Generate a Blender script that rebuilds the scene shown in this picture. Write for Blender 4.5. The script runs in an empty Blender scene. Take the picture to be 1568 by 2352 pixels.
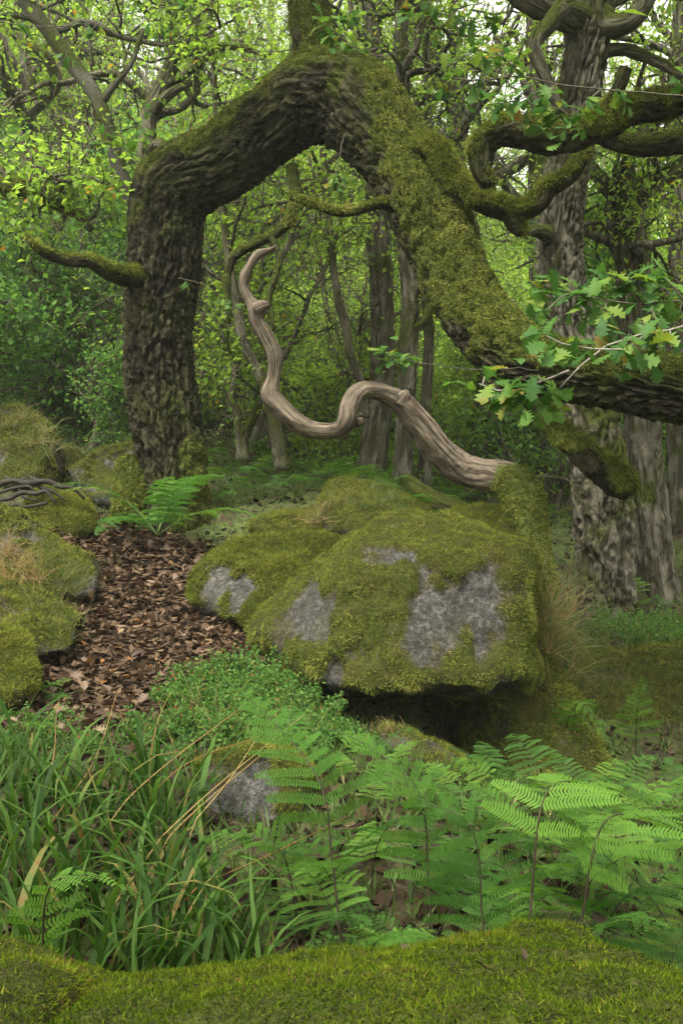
import bpy, math, random
import numpy as np
from mathutils import Vector, Matrix

random.seed(11)
rng = np.random.default_rng(11)
scene = bpy.context.scene
col = scene.collection

# ---------------------------------------------------------------- camera
F = 2259.0                      # focal length in pixels of a 1568x2352 view of the photograph
CAMZ = 1.6
cam_d = bpy.data.cameras.new('camera')
cam_d.sensor_fit = 'VERTICAL'
cam_d.sensor_height = 36.0
cam_d.lens = 36.0 * F / 2352.0
cam_d.clip_start = 0.05
cam_d.clip_end = 600.0
cam = bpy.data.objects.new('camera', cam_d)
col.objects.link(cam)
cam.location = (0, 0, CAMZ)
cam.rotation_euler = (math.radians(90), 0, 0)
scene.camera = cam

# ---------------------------------------------------------------- sky and sun (overcast)
SUN_EL, SUN_AZ = math.radians(60), math.radians(-150)     # azimuth from +Y, negative is to the left
world = bpy.data.worlds.new('World')
scene.world = world
world.use_nodes = True
wn = world.node_tree
wn.nodes.clear()
sky = wn.nodes.new('ShaderNodeTexSky')
sky.sky_type = 'NISHITA'
sky.sun_disc = False
sky.sun_elevation = SUN_EL
sky.sun_rotation = SUN_AZ
sky.dust_density = 4.0
hs = wn.nodes.new('ShaderNodeHueSaturation')
hs.inputs['Saturation'].default_value = 0.10
bg = wn.nodes.new('ShaderNodeBackground')
bg.inputs['Strength'].default_value = 0.15
wo = wn.nodes.new('ShaderNodeOutputWorld')
wn.links.new(sky.outputs[0], hs.inputs['Color'])
wb = wn.nodes.new('ShaderNodeMix')          # warm grey of an overcast day
wb.data_type = 'RGBA'
wb.blend_type = 'MULTIPLY'
wb.inputs[0].default_value = 1.0
wb.inputs[7].default_value = (1.0, 0.98, 0.88, 1)
wn.links.new(hs.outputs[0], wb.inputs[6])
wn.links.new(wb.outputs[2], bg.inputs['Color'])
wn.links.new(bg.outputs[0], wo.inputs[0])

sun_d = bpy.data.lights.new('sun', 'SUN')
sun_d.energy = 1.5
sun_d.angle = math.radians(15)
sun_d.color = (1.0, 0.96, 0.88)
sun = bpy.data.objects.new('sun', sun_d)
col.objects.link(sun)
sdir = Vector((math.sin(SUN_AZ) * math.cos(SUN_EL), math.cos(SUN_AZ) * math.cos(SUN_EL), math.sin(SUN_EL)))
sun.rotation_euler = sdir.to_track_quat('Z', 'Y').to_euler()
sun.location = (-6, 10, 25)

scene.view_settings.view_transform = 'Standard'
scene.view_settings.look = 'None'
scene.view_settings.exposure = 2.0
scene.view_settings.gamma = 1.0
scene.view_settings.use_curve_mapping = False
scene.render.engine = 'CYCLES'
cy = scene.cycles
cy.max_bounces = 8
cy.diffuse_bounces = 7
cy.glossy_bounces = 2
cy.transmission_bounces = 4
cy.transparent_max_bounces = 4
cy.volume_bounces = 1
cy.use_denoising = True
cy.caustics_reflective = False
cy.caustics_refractive = False

# ---------------------------------------------------------------- helpers
def P(u, v, d):
    """photo pixel (1568x2352 view) and distance along the view axis to a point"""
    return np.array([(u - 784.0) / F * d, d, CAMZ - (v - 1176.0) / F * d])

def tag(o, label, cat, group=None):
    o['label'] = label
    o['category'] = cat
    if group:
        o['group'] = group
    return o

def empty(name, loc, label=None, cat=None, group=None):
    o = bpy.data.objects.new(name, None)
    o.empty_display_size = 0.1
    o.location = tuple(float(c) for c in loc)
    col.objects.link(o)
    if label:
        tag(o, label, cat, group)
    return o

def mk_mesh(name, V, faces, attrs=None, smooth=True):
    """V (n,3); faces: list of int arrays (m,3) or (m,4)"""
    if not isinstance(faces, (list, tuple)):
        faces = [faces]
    faces = [np.asarray(f, dtype=np.int64) for f in faces if len(f)]
    m = bpy.data.meshes.new(name)
    m.vertices.add(len(V))
    m.vertices.foreach_set('co', np.ascontiguousarray(V, dtype=np.float32).ravel())
    tot = np.concatenate([np.full(len(f), f.shape[1], dtype=np.int32) for f in faces])
    loops = np.concatenate([f.ravel() for f in faces]).astype(np.int32)
    start = np.concatenate([[0], np.cumsum(tot)[:-1]]).astype(np.int32)
    m.loops.add(len(loops))
    m.loops.foreach_set('vertex_index', loops)
    m.polygons.add(len(tot))
    m.polygons.foreach_set('loop_start', start)
    m.polygons.foreach_set('loop_total', tot)
    if smooth:
        m.polygons.foreach_set('use_smooth', np.ones(len(tot), dtype=bool))
    if attrs:
        for k, a in attrs.items():
            vec = np.ndim(a) == 2
            at = m.attributes.new(k, 'FLOAT_VECTOR' if vec else 'FLOAT', 'POINT')
            at.data.foreach_set('vector' if vec else 'value', np.ascontiguousarray(a, dtype=np.float32).ravel())
    m.update(calc_edges=True)
    return m

def link(name, mesh, mat=None, parent=None, loc=None, mtx=None):
    o = bpy.data.objects.new(name, mesh)
    if mat is not None and len(mesh.materials) == 0:
        mesh.materials.append(mat)
    col.objects.link(o)
    if parent is not None:
        o.parent = parent
    if loc is not None:
        o.location = tuple(float(c) for c in loc)
    if mtx is not None:
        o.matrix_basis = mtx
    return o

def obj(name, V, faces, mat, parent=None, origin=None, attrs=None, smooth=True, stuff=False):
    """mesh built in world coordinates; origin = world place of its parent"""
    V = np.asarray(V, dtype=float)
    if origin is not None:
        V = V - np.asarray(origin, dtype=float)
    o = link(name, mk_mesh(name, V, faces, attrs, smooth), mat, parent)
    if stuff:
        o['kind'] = 'stuff'
    return o

# ---- noise
def _hash(ix, iy, iz, s):
    h = (ix.astype(np.uint32) * np.uint32(374761393) + iy.astype(np.uint32) * np.uint32(668265263)
         + iz.astype(np.uint32) * np.uint32(1442695041) + np.uint32((s * 974711) % 4294967295))
    h ^= h >> np.uint32(13)
    h *= np.uint32(1274126177)
    h ^= h >> np.uint32(16)
    h *= np.uint32(2246822519)
    h ^= h >> np.uint32(13)
    return h

def noise(p, s=0):
    """gradient noise, about -1..1"""
    p = np.asarray(p, dtype=float)
    f = np.floor(p)
    i = f.astype(np.int64)
    t = p - f
    w = t * t * t * (t * (t * 6 - 15) + 10)
    out = np.zeros(len(p))
    for dx in (0, 1):
        for dy in (0, 1):
            for dz in (0, 1):
                h = _hash(i[:, 0] + dx, i[:, 1] + dy, i[:, 2] + dz, s)
                gx = (h & np.uint32(1023)).astype(float) / 511.5 - 1
                gy = ((h >> np.uint32(10)) & np.uint32(1023)).astype(float) / 511.5 - 1
                gz_ = ((h >> np.uint32(20)) & np.uint32(1023)).astype(float) / 511.5 - 1
                d = gx * (t[:, 0] - dx) + gy * (t[:, 1] - dy) + gz_ * (t[:, 2] - dz)
                ww = (w[:, 0] if dx else 1 - w[:, 0]) * (w[:, 1] if dy else 1 - w[:, 1]) * (w[:, 2] if dz else 1 - w[:, 2])
                out += d * ww
    return out * 1.4

def fbm(p, octv=4, s=0, gain=0.5):
    o = np.zeros(len(p))
    a = 1.0
    p = np.asarray(p, dtype=float)
    for k in range(octv):
        o += a * noise(p, s + k * 17)
        p = p * 2.03
        a *= gain
    return o

def sstep(a, b, x):
    t = np.clip((x - a) / (b - a), 0, 1)
    return t * t * (3 - 2 * t)

def unit(v):
    v = np.asarray(v, dtype=float)
    n = np.linalg.norm(v, axis=-1, keepdims=True)
    return v / np.maximum(n, 1e-9)

# ---- tubes
def spline(pts, n=None, step=None):
    """Catmull-Rom through the rows of pts (first three columns are the position)"""
    pts = np.asarray(pts, dtype=float)
    dist = np.linalg.norm(np.diff(pts[:, :3], axis=0), axis=1)
    t = np.concatenate([[0], np.cumsum(np.maximum(dist, 1e-6))])
    if n is None:
        n = max(3, int(t[-1] / step) + 1)
    q = np.linspace(0, t[-1], n)
    k = np.clip(np.searchsorted(t, q, side='right') - 1, 0, len(t) - 2)
    m = np.zeros_like(pts)
    m[1:-1] = (pts[2:] - pts[:-2]) / (t[2:] - t[:-2])[:, None]
    m[0] = (pts[1] - pts[0]) / (t[1] - t[0])
    m[-1] = (pts[-1] - pts[-2]) / (t[-1] - t[-2])
    h = (t[k + 1] - t[k])
    s = ((q - t[k]) / h)[:, None]
    h = h[:, None]
    return ((2 * s**3 - 3 * s**2 + 1) * pts[k] + (s**3 - 2 * s**2 + s) * h * m[k]
            + (-2 * s**3 + 3 * s**2) * pts[k + 1] + (s**3 - s**2) * h * m[k + 1])

def frames(c):
    t = unit(np.gradient(c, axis=0))
    n = len(c)
    a = np.zeros((n, 3))
    ref = np.array([0, 0, 1.0]) if abs(t[0][2]) < 0.9 else np.array([1.0, 0, 0])
    v = unit(ref - t[0] * np.dot(ref, t[0]))
    for i in range(n):
        v = v - t[i] * np.dot(v, t[i])
        v = v / max(np.linalg.norm(v), 1e-9)
        a[i] = v
    return t, a, np.cross(t, a)

def tube(c, r, seg=8, rfun=None, cap=True):
    """returns V, faces, normals, (theta, s)"""
    c = np.asarray(c, dtype=float)
    r = np.maximum(np.asarray(r, dtype=float), 1e-4)
    n = len(c)
    t, a, b = frames(c)
    th = np.linspace(0, 2 * math.pi, seg, endpoint=False)
    rad = a[:, None, :] * np.cos(th)[None, :, None] + b[:, None, :] * np.sin(th)[None, :, None]
    rr = np.repeat(r[:, None], seg, axis=1)
    s = np.concatenate([[0], np.cumsum(np.linalg.norm(np.diff(c, axis=0), axis=1))])
    aux = None
    if rfun is not None:
        TH = np.repeat(th[None, :], n, axis=0)
        S = np.repeat(s[:, None], seg, axis=1)
        rr, aux = rfun(TH, S, rr, rad)
    V = (c[:, None, :] + rad * rr[:, :, None]).reshape(-1, 3)
    N = rad.reshape(-1, 3)
    i = np.arange(n - 1)[:, None] * seg
    j = np.arange(seg)[None, :]
    j2 = (j + 1) % seg
    Q = np.stack([i + j, i + j2, i + seg + j2, i + seg + j], axis=-1).reshape(-1, 4)
    faces = [Q]
    if cap:
        V = np.concatenate([V, c[:1], c[-1:]])
        N = np.concatenate([N, -t[:1], t[-1:]])
        k0, k1 = n * seg, n * seg + 1
        jj = np.arange(seg)
        T0 = np.stack([np.full(seg, k0), (jj + 1) % seg, jj], axis=-1)
        b0 = (n - 1) * seg
        T1 = np.stack([np.full(seg, k1), b0 + jj, b0 + (jj + 1) % seg], axis=-1)
        faces.append(np.concatenate([T0, T1]))
        if aux is not None:
            aux = np.concatenate([aux.ravel(), [0, 0]])
    elif aux is not None:
        aux = aux.ravel()
    return V, faces, N, aux

def bark_co(c, r, seg):
    """coordinates that run round and along a tube, so that bark follows the limb"""
    th = np.linspace(0, 2 * math.pi, seg, endpoint=False)
    s = np.concatenate([[0], np.cumsum(np.linalg.norm(np.diff(c, axis=0), axis=1))])
    rm = float(np.median(r))
    q = np.stack([np.repeat(np.cos(th)[None] * rm, len(c), 0), np.repeat(np.sin(th)[None] * rm, len(c), 0), np.repeat(s[:, None], seg, 1)], axis=-1).reshape(-1, 3)
    return np.concatenate([q, [[0, 0, 0], [0, 0, s[-1]]]])

class Bag:
    """collects pieces of one mesh"""
    def __init__(self):
        self.V = []; self.F3 = []; self.F4 = []; self.n = 0; self.A = {}
    def add(self, V, faces, **attrs):
        if not isinstance(faces, (list, tuple)):
            faces = [faces]
        for f in faces:
            f = np.asarray(f)
            if len(f) == 0: continue
            (self.F3 if f.shape[1] == 3 else self.F4).append(f + self.n)
        self.V.append(np.asarray(V)); self.n += len(V)
        for k, a in attrs.items():
            self.A.setdefault(k, []).append(np.broadcast_to(np.asarray(a, dtype=float), (len(V),)))
    def get(self):
        fs = []
        if self.F3: fs.append(np.concatenate(self.F3))
        if self.F4: fs.append(np.concatenate(self.F4))
        return np.concatenate(self.V), fs, {k: np.concatenate(a) for k, a in self.A.items()}

def px_path(rows):
    """rows of (u, v, d, radius in pixels) to (x, y, z, radius in metres)"""
    out = []
    for u, v, d, r in rows:
        p = P(u, v, d)
        out.append([p[0], p[1], p[2], r * d / F])
    return np.array(out)

def bark_fun(freq=8.0, depth=0.03, stretch=4.0, lump=0.06, seed=0, twist=0.0, lumpf=1.2, plates=0.35, moss=None, mossh=0.012, flare=None):
    """ridged bark: deep fissures that split and join, cross cracks, slow lumps"""
    def f(TH, S, RR, RAD):
        R0 = np.maximum(RR.mean(axis=1, keepdims=True), 0.02)
        th = TH + S * twist
        rm = float(np.median(R0))
        x, y = np.cos(th) * rm, np.sin(th) * rm
        p = np.stack([x, y, S], axis=-1).reshape(-1, 3)
        lum = fbm(p * np.array([2.5, 2.5, lumpf]) + 7.7, 3, seed + 5).reshape(RR.shape)
        q = p * np.array([freq, freq, freq / stretch])
        wv = fbm(p * freq * 0.45, 2, seed + 31)
        q = q + np.stack([wv, -wv, wv * 0.5], axis=-1) * 0.55
        n1 = np.abs(noise(q, seed + 1))
        n2 = np.abs(noise(p * np.array([freq * .6, freq * .6, freq * 0.9]) + 3.3, seed + 2))
        fine = fbm(p * freq * 4.0, 2, seed + 9)
        crag = fbm(p * np.array([freq, freq, freq * .5]) * 2.2 + 5.1, 3, seed + 12, 0.65)
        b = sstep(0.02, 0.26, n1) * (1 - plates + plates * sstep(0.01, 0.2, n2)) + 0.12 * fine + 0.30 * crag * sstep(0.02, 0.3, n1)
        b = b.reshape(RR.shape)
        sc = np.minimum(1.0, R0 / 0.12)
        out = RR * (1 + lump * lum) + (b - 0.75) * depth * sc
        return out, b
    return f

def surf_normals(V, faces):
    N = np.zeros_like(V)
    for f in faces:
        a, b, c = V[f[:, 0]], V[f[:, 1]], V[f[:, 2]]
        n = np.cross(b - a, c - a)
        if f.shape[1] == 4:
            n = n + np.cross(c - a, V[f[:, 3]] - a)
        for k in range(f.shape[1]):
            np.add.at(N, f[:, k], n)
    return unit(N)

def strands(V, faces, w, count, length, width, droop=0.3, spread=0.8, lift=0.6, seed=0, bend=False, cull=True, grain=6.0):
    """small moss shoots over a surface, denser where weight w is high"""
    g = np.random.default_rng(seed)
    tris = []
    for f in faces:
        tris.append(f[:, :3])
        if f.shape[1] == 4:
            tris.append(f[:, [0, 2, 3]])
    T = np.concatenate(tris)
    a, b, c = V[T[:, 0]], V[T[:, 1]], V[T[:, 2]]
    n = np.cross(b - a, c - a)
    ar = np.linalg.norm(n, axis=1)
    n = n / np.maximum(ar, 1e-12)[:, None]
    ww = np.clip(w[T].mean(axis=1), 0, None) * ar
    if cull:   # leave out what faces well away from where the photograph was taken
        ctr = (a + b + c) / 3
        vd = unit(np.array([0, 0, CAMZ]) - ctr)
        ww = ww * np.where((n * vd).sum(1) < -0.35, 0.12, 1.0)
    cum = np.cumsum(ww)
    if cum[-1] <= 0: return None
    k = np.searchsorted(cum, g.random(count) * cum[-1])
    k = np.minimum(k, len(T) - 1)
    r1, r2 = np.sqrt(g.random(count)), g.random(count)
    base = a[k] * (1 - r1)[:, None] + b[k] * (r1 * (1 - r2))[:, None] + c[k] * (r1 * r2)[:, None]
    nn = n[k]
    rv = unit(g.normal(size=(count, 3)))
    d = unit(nn * lift + rv * spread + np.array([0, 0, -1.0]) * droop)
    dn = (d * nn).sum(1)
    d = d + nn * np.maximum(0, 0.12 - dn)[:, None]
    clump = fbm(base * grain, 3, seed + 3) + 0.6 * fbm(base * grain * 0.3, 2, seed + 6)
    L = length * (0.5 + 0.9 * g.random(count)) * (1 + 0.5 * clump)
    L = np.maximum(L, length * 0.25) * (0.35 + 0.65 * np.clip(w[T[k]].mean(axis=1), 0, 1))
    side = unit(np.cross(d, g.normal(size=(count, 3)))) * (width * (0.6 + 0.8 * g.random(count)))[:, None] * 0.5
    base = base - nn * length * 0.12
    tint = np.clip(0.5 + 0.35 * clump + g.normal(0, 0.2, count), 0, 1)
    if bend:
        mid = base + d * L[:, None] * 0.55
        tip = mid + unit(d + np.array([0, 0, -1.0]) * (droop + 0.25)) * L[:, None] * 0.5
        W = np.stack([base, mid - side, tip, mid + side], axis=1).reshape(-1, 3)
        i = np.arange(count)[:, None] * 4
        Fc = np.concatenate([i + np.array([0, 1, 3]), i + np.array([1, 2, 3])])
        t = np.repeat(tint, 4)
    else:
        W = np.stack([base - side, base + side, base + d * L[:, None]], axis=1).reshape(-1, 3)
        Fc = np.arange(count * 3).reshape(-1, 3)
        t = np.repeat(tint, 3)
    return W, [Fc], {'tint': t}
# ---------------------------------------------------------------- materials
def _mat(name):
    m = bpy.data.materials.new(name)
    m.use_nodes = True
    nt = m.node_tree
    nt.nodes.clear()
    return m, nt

def _n(nt, t, **kw):
    n = nt.nodes.new(t)
    for k, v in kw.items():
        if k in n.inputs: n.inputs[k].default_value = v
        else: setattr(n, k, v)
    return n

def ramp(nt, stops, fac=None):
    r = nt.nodes.new('ShaderNodeValToRGB')
    e = r.color_ramp.elements
    while len(e) < len(stops): e.new(0.5)
    for q, (p, c) in zip(e, stops):
        q.position = p
        q.color = (c[0], c[1], c[2], 1)
    if fac is not None: nt.links.new(fac, r.inputs[0])
    return r.outputs[0]

def nz(nt, scale, detail=4, rough=0.6, vec=None, dist=0.0):
    n = _n(nt, 'ShaderNodeTexNoise')
    n.inputs['Scale'].default_value = scale
    n.inputs['Detail'].default_value = detail
    n.inputs['Roughness'].default_value = rough
    n.inputs['Distortion'].default_value = dist
    if vec is not None: nt.links.new(vec, n.inputs['Vector'])
    return n.outputs['Fac']

def mixc(nt, fac, a, b):
    m = nt.nodes.new('ShaderNodeMix')
    m.data_type = 'RGBA'
    for s, v in ((m.inputs[0], fac), (m.inputs[6], a), (m.inputs[7], b)):
        if hasattr(v, 'is_output') or isinstance(v, bpy.types.NodeSocket): nt.links.new(v, s)
        elif isinstance(v, (int, float)): s.default_value = v
        else: s.default_value = (v[0], v[1], v[2], 1)
    return m.outputs[2]

def math_(nt, op, a, b=None, clamp=False):
    m = nt.nodes.new('ShaderNodeMath'); m.operation = op; m.use_clamp = clamp
    for s, v in ((m.inputs[0], a), (m.inputs[1], b)):
        if v is None: continue
        if isinstance(v, (int, float)): s.default_value = v
        else: nt.links.new(v, s)
    return m.outputs[0]

def attr(nt, name):
    a = nt.nodes.new('ShaderNodeAttribute'); a.attribute_name = name
    return a.outputs['Fac']

def gen(nt):
    return nt.nodes.new('ShaderNodeNewGeometry').outputs['Position']

def finish(nt, colr, rough=0.9, bump=None, bstr=0.5, bdist=0.01, spec=0.25):
    b = nt.nodes.new('ShaderNodeBsdfPrincipled')
    if isinstance(colr, bpy.types.NodeSocket): nt.links.new(colr, b.inputs['Base Color'])
    else: b.inputs['Base Color'].default_value = (*colr, 1)
    b.inputs['Roughness'].default_value = rough
    b.inputs['Specular IOR Level'].default_value = spec
    if bump is not None:
        bp = nt.nodes.new('ShaderNodeBump')
        bp.inputs['Strength'].default_value = bstr
        bp.inputs['Distance'].default_value = bdist
        nt.links.new(bump, bp.inputs['Height'])
        nt.links.new(bp.outputs[0], b.inputs['Normal'])
    o = nt.nodes.new('ShaderNodeOutputMaterial')
    nt.links.new(b.outputs[0], o.inputs[0])
    return b

MOSS_D, MOSS_M, MOSS_L = (0.030, 0.036, 0.008), (0.078, 0.095, 0.016), (0.16, 0.185, 0.03)

def bark_mat(name, dark, mid, light, mossy=True, moss_c=(0.07, 0.085, 0.015), grain=None, along=0.16):
    """bark colours, algae film, and moss where the moss attribute says so"""
    m, nt = _mat(name)
    p = gen(nt)
    n1 = nz(nt, 5.0, 5, 0.65, p)
    n2 = nz(nt, 45.0, 3, 0.6, p)
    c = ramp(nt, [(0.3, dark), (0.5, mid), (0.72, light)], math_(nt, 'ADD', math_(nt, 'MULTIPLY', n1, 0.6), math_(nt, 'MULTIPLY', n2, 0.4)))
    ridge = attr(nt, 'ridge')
    c = mixc(nt, math_(nt, 'MULTIPLY', math_(nt, 'SUBTRACT', ridge, 0.55, True), 0.9, True), c, light)  # paler ridge tops: lichen grey, plus contrast standing in for fissure shading
    bmp = nz(nt, 38.0, 6, 0.75, p)
    if grain:      # long upright lichen-grey plates; brown furrows also carry painted shade
        mp = nt.nodes.new('ShaderNodeMapping')
        mp.inputs['Scale'].default_value = (grain, grain, grain * along)
        bc = nt.nodes.new('ShaderNodeAttribute'); bc.attribute_name = 'barkco'
        nt.links.new(bc.outputs['Vector'], mp.inputs['Vector'])
        pl = nz(nt, 1.0, 3, 0.55, mp.outputs[0], 0.6)
        pl = ramp(nt, [(0.40, (0, 0, 0)), (0.50, (0.7, 0.7, 0.7)), (0.62, (1, 1, 1))], pl)
        c = mixc(nt, math_(nt, 'MULTIPLY', pl, 0.75), dark, c)
        bmp = math_(nt, 'ADD', math_(nt, 'MULTIPLY', bmp, 0.5), pl)
    if mossy:
        alg = ramp(nt, [(0.45, (0, 0, 0)), (0.65, (1, 1, 1))], nz(nt, 2.2, 4, 0.6, p))
        c = mixc(nt, math_(nt, 'MULTIPLY', alg, 0.45), c, (0.055, 0.062, 0.018))
    ms = math_(nt, 'ADD', attr(nt, 'moss'), math_(nt, 'MULTIPLY', math_(nt, 'SUBTRACT', n2, 0.5), 0.7))
    msk = ramp(nt, [(0.42, (0, 0, 0)), (0.6, (1, 1, 1))], ms)
    mc = ramp(nt, [(0.3, MOSS_D), (0.7, moss_c)], nz(nt, 30, 3, 0.6, p))
    c = mixc(nt, msk, c, mc)
    finish(nt, c, 0.95, bmp, 1.0, 0.04, 0.1)
    return m

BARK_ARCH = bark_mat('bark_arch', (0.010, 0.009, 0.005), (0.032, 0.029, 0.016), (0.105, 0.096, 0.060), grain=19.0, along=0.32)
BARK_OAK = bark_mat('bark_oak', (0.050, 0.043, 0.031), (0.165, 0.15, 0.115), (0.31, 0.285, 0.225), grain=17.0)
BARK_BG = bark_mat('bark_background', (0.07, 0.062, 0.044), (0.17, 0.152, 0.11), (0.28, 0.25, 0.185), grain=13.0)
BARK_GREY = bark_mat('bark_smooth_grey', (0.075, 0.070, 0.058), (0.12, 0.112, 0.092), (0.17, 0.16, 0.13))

def dead_mat():
    m, nt = _mat('dead_wood')
    p = gen(nt)
    bc = nt.nodes.new('ShaderNodeAttribute'); bc.attribute_name = 'barkco'
    mp = nt.nodes.new('ShaderNodeMapping'); mp.inputs['Scale'].default_value = (55, 55, 3.5)
    nt.links.new(bc.outputs['Vector'], mp.inputs['Vector'])
    gr = nz(nt, 1.0, 5, 0.7, mp.outputs[0], 0.8)
    patch = nz(nt, 5.0, 4, 0.65, p)
    c = ramp(nt, [(0.42, (0.025, 0.019, 0.014)), (0.50, (0.085, 0.066, 0.048)), (0.57, (0.175, 0.140, 0.104)), (0.70, (0.30, 0.245, 0.185))],
             math_(nt, 'ADD', math_(nt, 'MULTIPLY', gr, 0.75), math_(nt, 'MULTIPLY', patch, 0.28)))
    grey = ramp(nt, [(0.42, (0, 0, 0)), (0.62, (1, 1, 1))], nz(nt, 2.6, 3, 0.5, p))
    c = mixc(nt, math_(nt, 'MULTIPLY', grey, 0.6), c, mixc(nt, 0.5, c, (0.045, 0.038, 0.028)))
    n2 = nz(nt, 40, 3, 0.6, p)
    ms = math_(nt, 'ADD', attr(nt, 'moss'), math_(nt, 'MULTIPLY', math_(nt, 'SUBTRACT', n2, 0.5), 0.7))
    c = mixc(nt, ramp(nt, [(0.4, (0, 0, 0)), (0.62, (1, 1, 1))], ms), c, ramp(nt, [(0.3, MOSS_D), (0.7, MOSS_M)], nz(nt, 30, 3, 0.6, p)))
    finish(nt, c, 0.85, gr, 0.9, 0.015, 0.15)
    return m
DEAD = dead_mat()

def rock_mat():
    m, nt = _mat('gritstone_with_moss')
    p = gen(nt)
    n2 = nz(nt, 26.0, 5, 0.7, p)
    big = nz(nt, 3.0, 4, 0.6, p)
    st = ramp(nt, [(0.32, (0.018, 0.017, 0.015)), (0.47, (0.050, 0.048, 0.044)), (0.57, (0.105, 0.10, 0.094)), (0.72, (0.21, 0.20, 0.19))],
              math_(nt, 'ADD', math_(nt, 'MULTIPLY', n2, 0.65), math_(nt, 'MULTIPLY', big, 0.35)))
    speck = ramp(nt, [(0.5, (0, 0, 0)), (0.7, (1, 1, 1))], nz(nt, 60.0, 3, 0.7, p))
    st = mixc(nt, math_(nt, 'MULTIPLY', speck, 0.35), st, (0.055, 0.048, 0.036))
    alg = ramp(nt, [(0.45, (0, 0, 0)), (0.7, (1, 1, 1))], nz(nt, 5.0, 4, 0.6, p))
    st = mixc(nt, math_(nt, 'MULTIPLY', alg, 0.4), st, (0.065, 0.066, 0.03))
    ms = math_(nt, 'ADD', attr(nt, 'moss'), math_(nt, 'MULTIPLY', math_(nt, 'SUBTRACT', nz(nt, 15.0, 7, 0.75, p), 0.5), 1.5))
    film = ramp(nt, [(0.18, (0, 0, 0)), (0.40, (1, 1, 1))], ms)
    st = mixc(nt, math_(nt, 'MULTIPLY', film, 0.75), st, ramp(nt, [(0.35, (0.030, 0.024, 0.012)), (0.65, (0.070, 0.060, 0.026))], n2))
    msk = ramp(nt, [(0.42, (0, 0, 0)), (0.56, (1, 1, 1))], ms)
    mc = ramp(nt, [(0.28, (0.018, 0.019, 0.005)), (0.5, (0.038, 0.045, 0.009)), (0.75, (0.062, 0.074, 0.013))], nz(nt, 22, 4, 0.65, p))
    brown = ramp(nt, [(0.5, (0, 0, 0)), (0.68, (1, 1, 1))], nz(nt, 4.2, 3, 0.6, p))
    mc = mixc(nt, math_(nt, 'MULTIPLY', brown, 0.5), mc, (0.05, 0.035, 0.014))
    finish(nt, mixc(nt, msk, st, mc), 0.97, math_(nt, 'ADD', n2, math_(nt, 'MULTIPLY', speck, -0.4)), 0.9, 0.025, 0.1)
    return m
ROCK = rock_mat()

def leaf_mat(name, stops, trans=0.45, rough=0.5, spec=0.4, obj_random=False, tcol=1.5):
    """leaf tissue: a reflecting and a light-passing layer; colour differs leaf by leaf"""
    m, nt = _mat(name)
    if obj_random:
        t = nt.nodes.new('ShaderNodeObjectInfo').outputs['Random']
        t = math_(nt, 'ADD', math_(nt, 'MULTIPLY', t, 0.9), math_(nt, 'MULTIPLY', nz(nt, 28, 3, 0.6, gen(nt)), 0.35))
        t = math_(nt, 'SUBTRACT', t, 0.12, True)
    else:
        t = attr(nt, 'tint')
    c = ramp(nt, stops, t)
    b = finish(nt, c, rough, spec=spec)
    tr = nt.nodes.new('ShaderNodeBsdfTranslucent')
    hsv = _n(nt, 'ShaderNodeHueSaturation')
    hsv.inputs['Hue'].default_value = 0.495
    hsv.inputs['Saturation'].default_value = 1.08
    hsv.inputs['Value'].default_value = tcol
    nt.links.new(c, hsv.inputs['Color'])
    nt.links.new(hsv.outputs[0], tr.inputs[0])
    mx = nt.nodes.new('ShaderNodeMixShader')
    mx.inputs[0].default_value = trans
    nt.links.new(b.outputs[0], mx.inputs[1])
    nt.links.new(tr.outputs[0], mx.inputs[2])
    out = [n for n in nt.nodes if n.type == 'OUTPUT_MATERIAL'][0]
    nt.links.new(mx.outputs[0], out.inputs[0])
    return m

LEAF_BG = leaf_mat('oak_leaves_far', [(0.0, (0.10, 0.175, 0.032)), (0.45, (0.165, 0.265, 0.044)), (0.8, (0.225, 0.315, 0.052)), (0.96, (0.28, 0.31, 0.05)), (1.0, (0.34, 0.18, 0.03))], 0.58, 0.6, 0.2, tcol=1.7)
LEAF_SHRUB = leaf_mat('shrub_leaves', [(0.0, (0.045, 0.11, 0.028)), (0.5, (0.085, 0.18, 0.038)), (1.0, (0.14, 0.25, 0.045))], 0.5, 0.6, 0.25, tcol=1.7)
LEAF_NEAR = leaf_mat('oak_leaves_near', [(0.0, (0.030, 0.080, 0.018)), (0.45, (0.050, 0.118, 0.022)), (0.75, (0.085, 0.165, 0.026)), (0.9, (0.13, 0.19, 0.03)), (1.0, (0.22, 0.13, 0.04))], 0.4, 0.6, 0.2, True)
FERN = leaf_mat('bracken', [(0.0, (0.026, 0.075, 0.014)), (0.5, (0.062, 0.15, 0.022)), (0.9, (0.11, 0.215, 0.03)), (1.0, (0.19, 0.16, 0.04))], 0.45, 0.65, 0.15, True)
BILB = leaf_mat('bilberry_leaves', [(0.0, (0.038, 0.095, 0.022)), (0.6, (0.085, 0.18, 0.034)), (0.90, (0.15, 0.25, 0.05)), (1.0, (0.22, 0.09, 0.035))], 0.45, 0.65, 0.15)
GRASS = leaf_mat('grass_blades', [(0.0, (0.016, 0.042, 0.007)), (0.5, (0.036, 0.086, 0.012)), (0.85, (0.075, 0.145, 0.026)), (0.93, (0.17, 0.15, 0.045)), (1.0, (0.20, 0.10, 0.04))], 0.4, 0.6, 0.15, True)
FINEGRASS = leaf_mat('fine_grass', [(0.0, (0.045, 0.090, 0.022)), (0.55, (0.095, 0.13, 0.032)), (0.8, (0.19, 0.16, 0.06)), (1.0, (0.28, 0.19, 0.085))], 0.35, 0.55, 0.3)
STRAW = leaf_mat('dry_grass', [(0.0, (0.20, 0.10, 0.028)), (0.5, (0.24, 0.15, 0.05)), (1.0, (0.33, 0.24, 0.10))], 0.25, 0.6, 0.3)
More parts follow.
